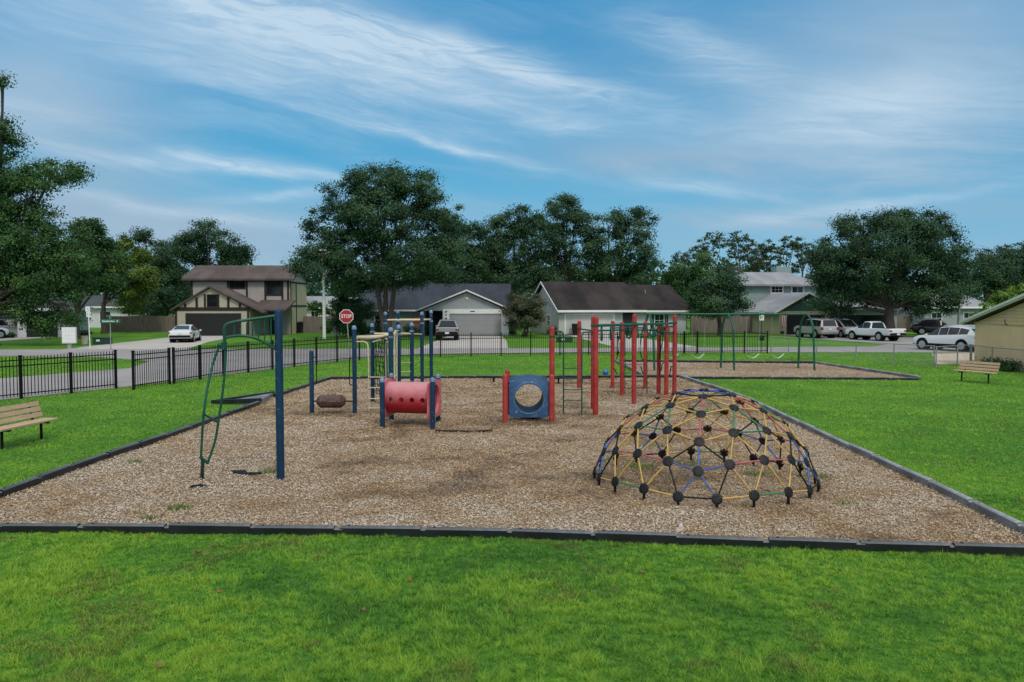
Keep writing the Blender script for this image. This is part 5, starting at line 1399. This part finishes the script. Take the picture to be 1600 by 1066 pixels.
def car(name, label, cat, loc, head, spec, paint, group=None, scale=1.0):
    t = thing(name, label, cat, loc, math.atan2(head[1], head[0]), group)
    if scale != 1.0: t.scale = (scale,) * 3
    s = SP[spec]; st = s['st']
    # refine the stations with a smooth curve
    rows = []
    for (x, zb, zl, zr, ws, wb, wr) in st:
        half = [(0, zb), (ws * .86, zb), (ws * .97, zb + .10), (ws, zb + (zl - zb) * .55), (wb, zl), (wr, zr - .07 * min(1, (zr - zl) / .3)), (wr * .80, zr - .012), (0, zr)]
        rows.append([Vector((x, -y, z)) for y, z in half] + [Vector((x, y, z)) for y, z in half[-2:0:-1]])
    n = len(rows[0]); V = [p for r in rows for p in r]; Fc = []
    for i in range(len(rows) - 1):
        for k in range(n):
            j = (k + 1) % n; Fc.append((i * n + k, (i + 1) * n + k, (i + 1) * n + j, i * n + j))
    Fc.append(tuple(range(n))); Fc.append(tuple((len(rows) - 1) * n + k for k in range(n))[::-1])
    MB().add(V, Fc).build('body', PAINT[paint], t, smooth=38, bevel=.012)
    def panel(q, nm, m, ins=.1, off=.012):
        q = [Vector(p) for p in q]; c = sum(q, Vector()) / 4
        nn = (q[2] - q[0]).cross(q[3] - q[1]).normalized()
        if nn.dot(c - Vector((c.x * .9, 0, .7))) < 0: nn = -nn
        q = [p.lerp(c, ins) + nn * off for p in q]
        MB().slab(q, .01, -nn).build(nm, M[m], t)
    for a, b in s['side']:
        for sd in (0, 1):
            ka, kb = (4, 5) if sd == 0 else (n - 4, n - 5)
            panel([rows[a][ka], rows[b][ka], rows[b][kb], rows[a][kb]], 'window', 'glass', .055)
    for a, b in s['top']:
        A, B = rows[a], rows[b]
        q = [A[5].lerp(A[n - 5], .07), A[n - 5].lerp(A[5], .07), B[n - 5].lerp(B[5], .07), B[5].lerp(B[n - 5], .07)]
        zt = lambda r: r[6].z
        for p, r in ((0, A), (1, A), (2, B), (3, B)): q[p] = Vector((q[p].x, q[p].y, r[6].z))
        panel(q, 'windshield' if b > len(st) / 2 else 'rear_window', 'glass', .06, .02)
    wr, ws = s['wr'], st[4][4]
    for x in s['wx']:
        for sd in (-1, 1):
            y = sd * (ws - .10)
            wh = MB().lathe([(wr * .55, -.12), (wr * .95, -.12), (wr, -.08), (wr, .08), (wr * .95, .115), (wr * .62, .12)], (x, y, wr), 'Y', 20).build('wheel', M['tyre'], t, smooth=40)
            mb = MB(); yo = y + sd * .118
            mb.lathe([(wr * .66, -.006), (wr * .66, .006), (wr * .60, .008)], (x, yo, wr), 'Y', 20)
            for k in range(5):
                a = k * 2 * math.pi / 5; mb.box((x + wr * .32 * math.cos(a), yo + sd * .008, wr + wr * .32 * math.sin(a)), (wr * .62, .012, wr * .17), rot=Matrix.Rotation(-a, 3, 'Y'))
            mb.build('rim', M['chrome'], wh)
            MB().lathe([(wr * 1.16, -.2), (wr * 1.16, .205), (wr * 1.0, .21)], (x, sd * (ws - .2), wr + .03), 'Y', 20).build('wheel_arch', M['tyre'], t, smooth=40) if sd > 0 else MB().lathe([(wr * 1.0, -.21), (wr * 1.16, -.205), (wr * 1.16, .2)], (x, sd * (ws - .2), wr + .03), 'Y', 20).build('wheel_arch', M['tyre'], t, smooth=40)
    xr, xf = st[1][0], st[-2][0]; zt, wb = st[1][2], st[1][4]
    for sd in (-1, 1):
        MB().box((xr - .0, sd * (wb - .13), zt - .16), (.10, .24, .16 if spec != 'boxy' else .3)).build('tail_light', M['tail'], t, bevel=.02)
        MB().box((xf - .06, sd * (st[-2][4] - .19), st[-2][2] - .09), (.2, .30, .13), rz=-sd * .35).build('headlight', M['lamp'], t, bevel=.03)
        xm_ = st[-4][0] - .12; MB().box((xm_ if xm_ < 1.2 else 1.0, sd * (ws + .06), st[-4][2] + .04), (.12, .16, .12)).build('mirror', PAINT[paint], t, bevel=.02)
    MB().box((xr - .02, 0, zt - .42), (.12, wb * 1.86, .20)).build('rear_bumper', M['tyre'] if spec in ('sedan', 'suv', 'pickup') else PAINT[paint], t, bevel=.03)
    MB().box((st[-1][0] - .03, 0, .42), (.12, st[-2][4] * 1.6, .16)).build('front_grille', M['tyre'], t, bevel=.03)
    MB().box((xr - .075 if spec != 'pickup' else xr - .085, 0, zt - (.2 if spec != 'pickup' else .42)), (.02, .32, .15)).build('number_plate', M['plate'], t)
    MB().b2(st[1][0] + .2, st[-2][0] - .2, -ws * .9, ws * .9, st[4][1] - .06, st[4][1] + .02).build('underbody', M['tyre'], t)
    if 'clad' in s:
        for sd in (-1, 1): MB().b2(-1.0, 1.05, sd * (ws * .93), sd * (ws + .012), .27, .46).build('sill_cladding', M['tyre'], t, bevel=.02)
    if 'bed' in s:
        x0, x1, w2, z = s['bed']; MB().b2(x0, x1, -w2, w2, z - .02, z + .006).build('bed_liner', M['tyre'], t)
    if spec in ('suv', 'boxy'):
        for sd in (-1, 1): MB().tube(fillet([(-1.35, sd * .55, 1.58 if spec == 'suv' else 1.74), (-1.2, sd * .55, 1.67 if spec == 'suv' else 1.84), (.0, sd * .55, 1.68 if spec == 'suv' else 1.83), (.15, sd * .55, 1.60 if spec == 'suv' else 1.74)], .05, 3), .018, 6).build('roof_rail', PAINT[paint], t)
    return t
def at(px, Y): return ((px - 800) / F * Y, Y, 0.016)
car('sedan', 'white sedan parked on the drive of the timbered house', 'car', at(290, 66.5), (-.19, .98), 'sedan', 'white')
car('pickup_truck', 'grey pickup truck with its tailgate to the street on the grey house drive', 'pickup truck', at(699.5, 71), (-.06, 1), 'pickup', 'grey', None, 1.07)
car('boxy_suv', 'silver boxy SUV parked before the sage house garage', 'car', at(1274, 75), (-.20, .98), 'boxy', 'silver')
car('minivan', 'silver minivan facing the street between silver SUV and white pickup', 'car', at(1316, 76), (.13, -1), 'van', 'silver')
car('pickup_truck', 'white pickup truck seen from its rear on the asphalt drive', 'pickup truck', at(1366, 69), (-.34, .94), 'pickup', 'white')
car('suv', 'white SUV parked beyond the chain link gate by the tan house', 'car', at(1486, 53.5), (-.46, .89), 'suv', 'white')
car('suv', 'black SUV in deep shade under the big right oak', 'car', at(1462, 82), (.93, -.36), 'suv', 'black')
car('suv', 'white car cut off by the left picture edge', 'car', at(-34, 72), (.5, .86), 'suv', 'white')

# ------------------------------------------------------------------ trees
LEAF = 0
def crown_mesh(blobs, n, leaf, m, parent, rc=1.0, shell=.45, flat=.75, name='crown', tb=0.0):
    vol = np.array([b[3] * b[4] * b[5] for b in blobs]); vol = vol ** .75
    nc_tot = max(len(blobs) * 4, int(sum((b[3] * b[4] * b[5]) ** .67 for b in blobs) / (rc ** 2) * 4.2) + 8)
    Vs, Ts, Os = [], [], []
    per_blob = np.maximum(3, (vol / vol.sum() * nc_tot)).astype(int)
    leaves_per = n / per_blob.sum()
    cc = []
    for b, k in zip(blobs, per_blob):
        d = rng.standard_normal((k, 3)); d /= np.linalg.norm(d, axis=1)[:, None]
        r = (shell + (1 - shell) * rng.random(k)) ** .7
        c = np.array(b[:3]) + d * r[:, None] * np.array(b[3:6])
        cc.append(c)
        for q in range(k):
            rr = rc * (.55 + .8 * rng.random()); m_ = int(leaves_per * (rr / rc) ** 1.5) + 4
            p = rng.standard_normal((m_, 3)); p /= np.linalg.norm(p, axis=1)[:, None]
            p = p * np.clip(np.abs(rng.standard_normal(m_) * .36 + .5), 0, 1.05)[:, None] * rr * np.array([1.2, 1.2, flat])
            Vs.append(c[q] + p); Ts.append(np.clip(.38 + tb + .2 * rng.standard_normal() + .11 * rng.standard_normal(m_), 0, 1)); Os.append(p / (np.linalg.norm(p, axis=1)[:, None] + 1e-6) * .55 + d[q] * .55)
    C_ = np.concatenate(Vs); t = np.concatenate(Ts); k = len(C_)
    nr = rng.standard_normal((k, 3)) * .62 + np.concatenate(Os) * 1.1 + np.array([0, 0, .35]); nr /= np.linalg.norm(nr, axis=1)[:, None]
    a = np.cross(nr, rng.standard_normal((k, 3))); a /= np.linalg.norm(a, axis=1)[:, None]
    b = np.cross(nr, a); s = leaf * (.6 + .8 * rng.random(k))[:, None]
    V = np.stack([C_ - a * s * .5, C_ + b * s * .27, C_ + a * s * .5, C_ - b * s * .27], 1).reshape(-1, 3)
    o = np_mesh(name, V - np.array(parent.location), 4, m, parent, t)
    return o, cc
def tree(name, label, D, bx, blobs, n, leaf, m, tr=.4, fork=None, group=None, rc=1.0, shell=.45, flat=.75, bark='bark', stems=1, dyr=.45, tb=0.0, twigs=3, seed=None):
    """blobs in photograph pixels (cx, cy, rx, ry[, depth shift]) at distance D; trunk foot at pixel column bx"""
    s = D / F; B = []
    for b in blobs:
        dy_ = b[4] if len(b) > 4 else random.uniform(-1, 1) * b[2] * s * dyr
        c = P(b[0], b[1], D + dy_); k = (D + dy_) / F
        B.append((c.x, c.y, c.z, b[2] * k, b[2] * k * .95, b[3] * k))
    x0 = (bx - 800) * s
    t = thing(name, label, 'tree', (x0, D, 0), 0, group)
    o, cc = crown_mesh(B, n, leaf, m, t, rc, shell, flat, tb=tb)
    mb = MB(); zlow = min(b[2] - b[5] for b in B); zhi = max(b[2] for b in B)
    zf = fork if fork is not None else max(1.5, zlow + .25 * (zhi - zlow))
    base = Vector((x0, D, 0)); fk = Vector((x0 + random.uniform(-.2, .2), D, zf))
    feet = [base] if stems == 1 else [base + Vector((random.uniform(-.5, .5), random.uniform(-.4, .4), 0)) for _ in range(stems)]
    for q_, f_ in enumerate(feet):
        sp = Vector(((q_ - (stems - 1) / 2) * .34 * (zf * .45), random.uniform(-.3, .3), 0)) if stems > 1 else Vector()
        f_ = base + (f_ - base) * .5
        mb.tube([f_, f_.lerp(fk, .12) + sp * .05, f_.lerp(fk, .55) + sp * .5 + Vector((random.uniform(-.1, .1), 0, 0)), fk + sp], [tr * 1.45, tr * 1.05, tr * .9, tr * .7], 10)
    for b, c_ in zip(B, cc):
        cb = Vector(b[:3]); r0 = tr * .42
        if cb.z < zf - .3: src = fk.lerp(base, .15)
        else: src = fk
        mid = src.lerp(cb, .5) + Vector((random.uniform(-.4, .4), random.uniform(-.4, .4), random.uniform(.0, .6)))
        mb.tube([src - Vector((0, 0, .2)), mid, cb], [r0, r0 * .62, r0 * .3], 7)
        for q in c_[:twigs]: mb.tube([mid.lerp(cb, random.uniform(.3, .95)), mid.lerp(cb, .9).lerp(Vector(q), .6) + Vector((0, 0, .15)), Vector(q)], [r0 * .32, r0 * .2, r0 * .06], 5)
    mb.build('trunk', M[bark], t, smooth=60, world=True)
    return t
tree('oak_tree', 'big dark oak at the left picture edge overhanging the white house', 60, -18,
     [(88, 262, 36, 30), (60, 285, 24, 22), (-40, 210, 60, 70), (0, 310, 62, 52), (-20, 400, 72, 60), (40, 380, 58, 52), (70, 430, 48, 40), (0, 455, 66, 34), (105, 425, 36, 42), (5, 135, 9, 16), (2, 205, 12, 14), (130, 400, 28, 42), (60, 490, 42, 24), (-60, 300, 80, 90), (108, 478, 20, 26), (70, 505, 12, 18), (50, 345, 44, 36), (88, 388, 34, 34), (20, 280, 36, 30)],
     140000, .185, M['oak2'], .55, 3.2, rc=.95)
tree('oak_tree', 'mid green tree between the left oak and the yellow green tree', 72, 120,
     [(140, 372, 26, 34), (118, 400, 34, 34), (160, 395, 24, 28), (135, 440, 40, 28), (172, 425, 22, 26), (120, 360, 12, 16), (150, 352, 10, 14)], 45000, .2, M['oak2'], .28, 2.4, rc=.9, tb=-.05)
tree('yellow_green_tree', 'yellow green tree with slim trunk before the wooden fence', 86, 163,
     [(200, 395, 28, 22), (180, 420, 30, 24), (222, 415, 22, 24), (205, 440, 36, 22), (160, 410, 20, 24), (230, 440, 16, 20), (212, 470, 24, 18), (190, 380, 14, 14)], 40000, .2, M['yellow_leaf'], .3, 3.4, rc=.9)
for i, (lb, D, bx, bl, n) in enumerate([
    ('dark tree behind the yellow green tree and wooden fence', 100, 235, [(228, 375, 16, 24), (240, 400, 30, 30), (215, 440, 30, 34), (250, 455, 34, 38), (232, 480, 40, 24), (265, 420, 18, 26)], 18000),
    ('spreading dark oak rising left of the timbered house roof', 104, 320, [(328, 372, 30, 20), (300, 385, 30, 20), (360, 388, 28, 22), (275, 405, 32, 26), (335, 405, 46, 24), (380, 395, 14, 14), (265, 445, 34, 38), (290, 380, 14, 14), (320, 352, 14, 8)], 26000)]):
    tree('oak_tree', lb, D, bx, bl, n * 2, .23, M['oak'], .4, 3.5, rc=1.15)
tree('oak_tree', 'largest centre oak towering beside the street lamp and grey house', 73, 602,
     [(590, 290, 48, 28), (640, 292, 36, 26), (548, 312, 42, 32), (665, 312, 28, 26), (600, 340, 72, 46), (520, 350, 42, 34), (680, 355, 38, 34), (498, 385, 36, 34), (560, 395, 64, 44), (640, 395, 62, 44), (692, 400, 34, 36), (480, 408, 22, 28), (520, 425, 44, 28), (615, 432, 62, 22), (690, 428, 26, 16), (545, 440, 34, 18), (610, 272, 34, 12), (655, 275, 22, 10)],
     160000, .185, M['oak'], .25, 5.4, rc=1.0, stems=3)
tree('cedar_tree', 'dark bushy cedar behind the stop sign', 78, 548, [(548, 468, 26, 22), (530, 490, 20, 24), (562, 490, 22, 26), (545, 505, 30, 18), (552, 448, 16, 12)], 26000, .18, M['oak'], .2, 1.2, rc=.7)
tree('oak_tree', 'oak behind the centre oak, peeking out at its right', 98, 715, [(708, 345, 24, 22), (735, 355, 16, 14), (725, 385, 36, 34), (700, 420, 34, 26), (745, 410, 26, 34)], 36000, .24, M['oak'], .4, 4, rc=1.2)
tree('oak_tree', 'dense oak behind the gap between grey house and brown roof', 102, 800, [(800, 350, 34, 22), (775, 365, 28, 26), (825, 355, 26, 20), (790, 395, 52, 36), (760, 400, 24, 30), (800, 430, 60, 26), (740, 435, 30, 20), (860, 435, 30, 18), (845, 385, 28, 34), (812, 330, 14, 10)], 64000, .24, M['oak'], .45, 4, rc=1.2)
tree('oak_tree', 'airy tall oak with sky gaps behind the brown roof', 106, 885, [(878, 325, 26, 18), (860, 345, 28, 22), (900, 345, 24, 20), (872, 380, 34, 26), (915, 385, 26, 30), (850, 415, 30, 24), (900, 425, 30, 18), (888, 312, 14, 8)], 44000, .24, M['oak'], .45, 5, rc=1.15, shell=.6, twigs=5)
tree('oak_tree', 'airy spreading oak behind the right part of the brown roof', 108, 955, [(978, 335, 22, 16), (1008, 338, 20, 16), (950, 350, 26, 18), (985, 362, 30, 22), (940, 385, 30, 26), (990, 395, 32, 26), (1012, 412, 16, 20), (955, 420, 44, 22), (1005, 430, 24, 16), (920, 430, 30, 16)], 48000, .24, M['oak'], .45, 5, rc=1.15, shell=.6, twigs=5)
tree('crape_myrtle', 'crape myrtle with reddish tips between grey and brown roofed houses', 77.5, 820, [(818, 475, 22, 18), (800, 490, 16, 18), (838, 482, 14, 20), (822, 498, 28, 18), (810, 465, 14, 10), (845, 475, 8, 10)], 24000, .16, M['myrtle'], .12, .9, rc=.6, stems=3)
MYB = None
for i, (px, top, D, cr) in enumerate([(1062, 395, 150, 18), (1088, 385, 140, 22), (1112, 362, 135, 24), (1152, 363, 132, 22), (1176, 380, 138, 18), (1196, 376, 134, 18), (1228, 370, 130, 17), (1254, 372, 128, 16), (1540, 390, 150, 18), (1570, 382, 150, 20), (1596, 380, 150, 20)]):
    bl = [(px + random.uniform(-.3, .3) * cr, top + 8, cr * .62, 9), (px - cr * .6, top + 20, cr * .5, 9), (px + cr * .62, top + 18, cr * .5, 9), (px + random.uniform(-.4, .4) * cr, top + 33, cr * .7, 10), (px + cr * random.choice((-1, 1)) * .7, top + 48, cr * .4, 7)]
    where = ['leftmost thin', 'low leaning', 'broad topped', 'widest twin of the middle', 'short', 'straight slim', 'lone slim', 'half hidden', 'first', 'second', 'third'][i]
    tree('pine_tree', ('%s pine behind the sage house among the row of pines' % where) if i < 8 else ('%s pine from the left beyond the tan house' % where), D, px + random.uniform(-2, 2), bl, 2300, .30, M['olive_leaf'], .2, 8.5, 'tall thin pines', rc=.6, shell=.75, bark='pine_bark', twigs=5, flat=.6)
tree('oak_tree', 'small dark oak before the grey fence beside the sage house', 80, 1125, [(1125, 435, 22, 18), (1105, 455, 22, 20), (1145, 452, 18, 20), (1122, 475, 34, 18), (1090, 475, 14, 16), (1150, 478, 12, 10)], 30000, .2, M['oak'], .24, 2.1, rc=.85)
tree('oak_tree', 'loose light green tree behind the right end of the brown roof', 104, 1070, [(1070, 440, 24, 20), (1055, 425, 16, 14), (1090, 430, 18, 16), (1075, 465, 28, 16), (1100, 410, 14, 14), (1048, 455, 14, 16)], 22000, .24, M['oak2'], .3, 3, rc=1.1, shell=.6)
tree('oak_tree', 'huge dark oak on the right above the white pickup', 76, 1392,
     [(1405, 350, 52, 22), (1445, 358, 40, 26), (1345, 355, 36, 26), (1310, 375, 32, 28), (1390, 385, 74, 44), (1468, 390, 40, 40), (1300, 415, 36, 34), (1345, 420, 58, 40), (1430, 430, 66, 40), (1488, 425, 32, 34), (1280, 400, 18, 24), (1310, 452, 36, 22), (1380, 455, 60, 22), (1460, 462, 50, 20), (1502, 445, 20, 26), (1420, 337, 30, 10), (1325, 470, 12, 18), (1440, 480, 26, 14), (1288, 465, 22, 20), (1300, 485, 12, 12), (1350, 478, 20, 12), (1475, 482, 20, 12)],
     160000, .185, M['oak'], .5, 3.0, rc=1.0)
tree('oak_tree', 'second slimmer trunk tree under the right oak beside the sage house', 79, 1312, [(1312, 440, 26, 26), (1295, 420, 22, 28), (1330, 450, 24, 20)], 16000, .2, M['oak'], .22, 3.2, rc=.9)
tree('oak_tree', 'dark oak behind the ridge of the tan house', 110, 1545, [(1525, 420, 30, 26), (1555, 425, 36, 28), (1595, 420, 36, 30), (1540, 450, 40, 24), (1590, 455, 40, 24), (1620, 400, 30, 30)], 44000, .24, M['oak'], .4, 3, rc=1.15)
tree('leafy_shrub', 'bright yellow green leafy shrub over the roof edge of the tan house', 50, 1575, [(1578, 468, 22, 14), (1548, 482, 14, 10), (1600, 458, 22, 14), (1560, 476, 14, 12), (1532, 490, 8, 7), (1590, 480, 26, 18)], 7000, .2, M['bright_leaf'], .1, 1.2, rc=.5)
tree('palm_bush', 'small green bush before the white house beyond the lamp', 104, 495, [(490, 478, 10, 9), (500, 484, 8, 8)], 1500, .3, M['oak2'], .1, .8, rc=.5)
# shrubs round the houses
def shrub(label, px, D, rpx, hpx, m, n=1500, leaf=.16, group='low shrubs by the houses'):
    s = D / F; x = (px - 800) * s
    t = thing('shrub', label, 'shrub', (x, D, 0), 0, group); r, h = rpx * s, hpx * s
    crown_mesh([(x, D, h * .5, r, r * .8, h * .5), (x + r * .3, D, h * .55, r * .6, r * .6, h * .45)], n, leaf, M[m], t, .35, .3, .8, 'foliage')
    MB().tube([(0, 0, 0), (0, 0, h * .6)], .04, 6).build('stem', M['bark'], t)
shrub('low dark shrub under the window of the white house', 14, 74.5, 8, 7, 'oak2')
shrub('dark shrub before the left wall of the grey house', 590, 80, 14, 22, 'oak')
shrub('rounded shrub left of the centre oak trunk', 570, 81, 12, 18, 'oak2')
shrub('leafy shrub right of the centre oak trunk', 640, 80, 12, 16, 'oak2')
shrub('dark shrub beside the entry of the grey house', 664, 80.5, 8, 18, 'oak')
shrub('shrub against the left wall of the brown roofed house', 868, 82, 12, 13, 'oak2')
shrub('dark shrub near the side corner of the grey house', 800, 81.5, 8, 14, 'oak')
shrub('shrub under the front window of the brown roofed house', 1035, 83, 12, 10, 'oak2')
shrub('small shrub at the side of the white house', 131, 80, 8, 8, 'oak')
shrub('dark low hedge along the foot of the tan house wall', 1575, 36.5, 26, 14, 'oak2', 3500, .09)
shrub('second low hedge tuft at the far end of the tan wall', 1548, 38.5, 18, 12, 'oak2', 2500, .09)
shrub('lush shrub by the wooden fence left of the stop sign', 512, 86, 9, 20, 'oak2')

# far woods closing the view: nobody could count these
Vb = []
for a in np.arange(-52, 52, .8):
    D = 190 + 25 * math.sin(a * 1.7) + random.uniform(-12, 12); an = R(a); h = 11.5 + 2.0 * math.sin(a * .9) + random.uniform(-1.5, 1.5)
    Vb.append((D * math.sin(an), D * math.cos(an), h * .5, 4.5, 4, h * .55))
e = bpy.data.objects.new('woods_anchor', None)
class _Z: location = (0, 0, 0)
def far_woods():
    n = 60000; B = np.array(Vb); k = rng.integers(0, len(B), n)
    d = rng.standard_normal((n, 3)); d /= np.linalg.norm(d, axis=1)[:, None]
    c = B[k, :3] + d * (rng.random(n) ** .35)[:, None] * B[k, 3:]
    nr = rng.standard_normal((n, 3)); nr /= np.linalg.norm(nr, axis=1)[:, None]
    a = np.cross(nr, rng.standard_normal((n, 3))); a /= np.linalg.norm(a, axis=1)[:, None]; b = np.cross(nr, a)
    s = .9 * (.6 + .8 * rng.random(n))[:, None]
    V = np.stack([c - a * s * .5, c + b * s * .35, c + a * s * .5, c - b * s * .35], 1).reshape(-1, 3)
    o = np_mesh('far_woods', V, 4, M['oak'], None, np.clip(.4 + .2 * rng.standard_normal(len(B))[k] + .15 * rng.standard_normal(n), 0, 1)); o['kind'] = 'stuff'
far_woods()
bpy.data.objects.remove(e)
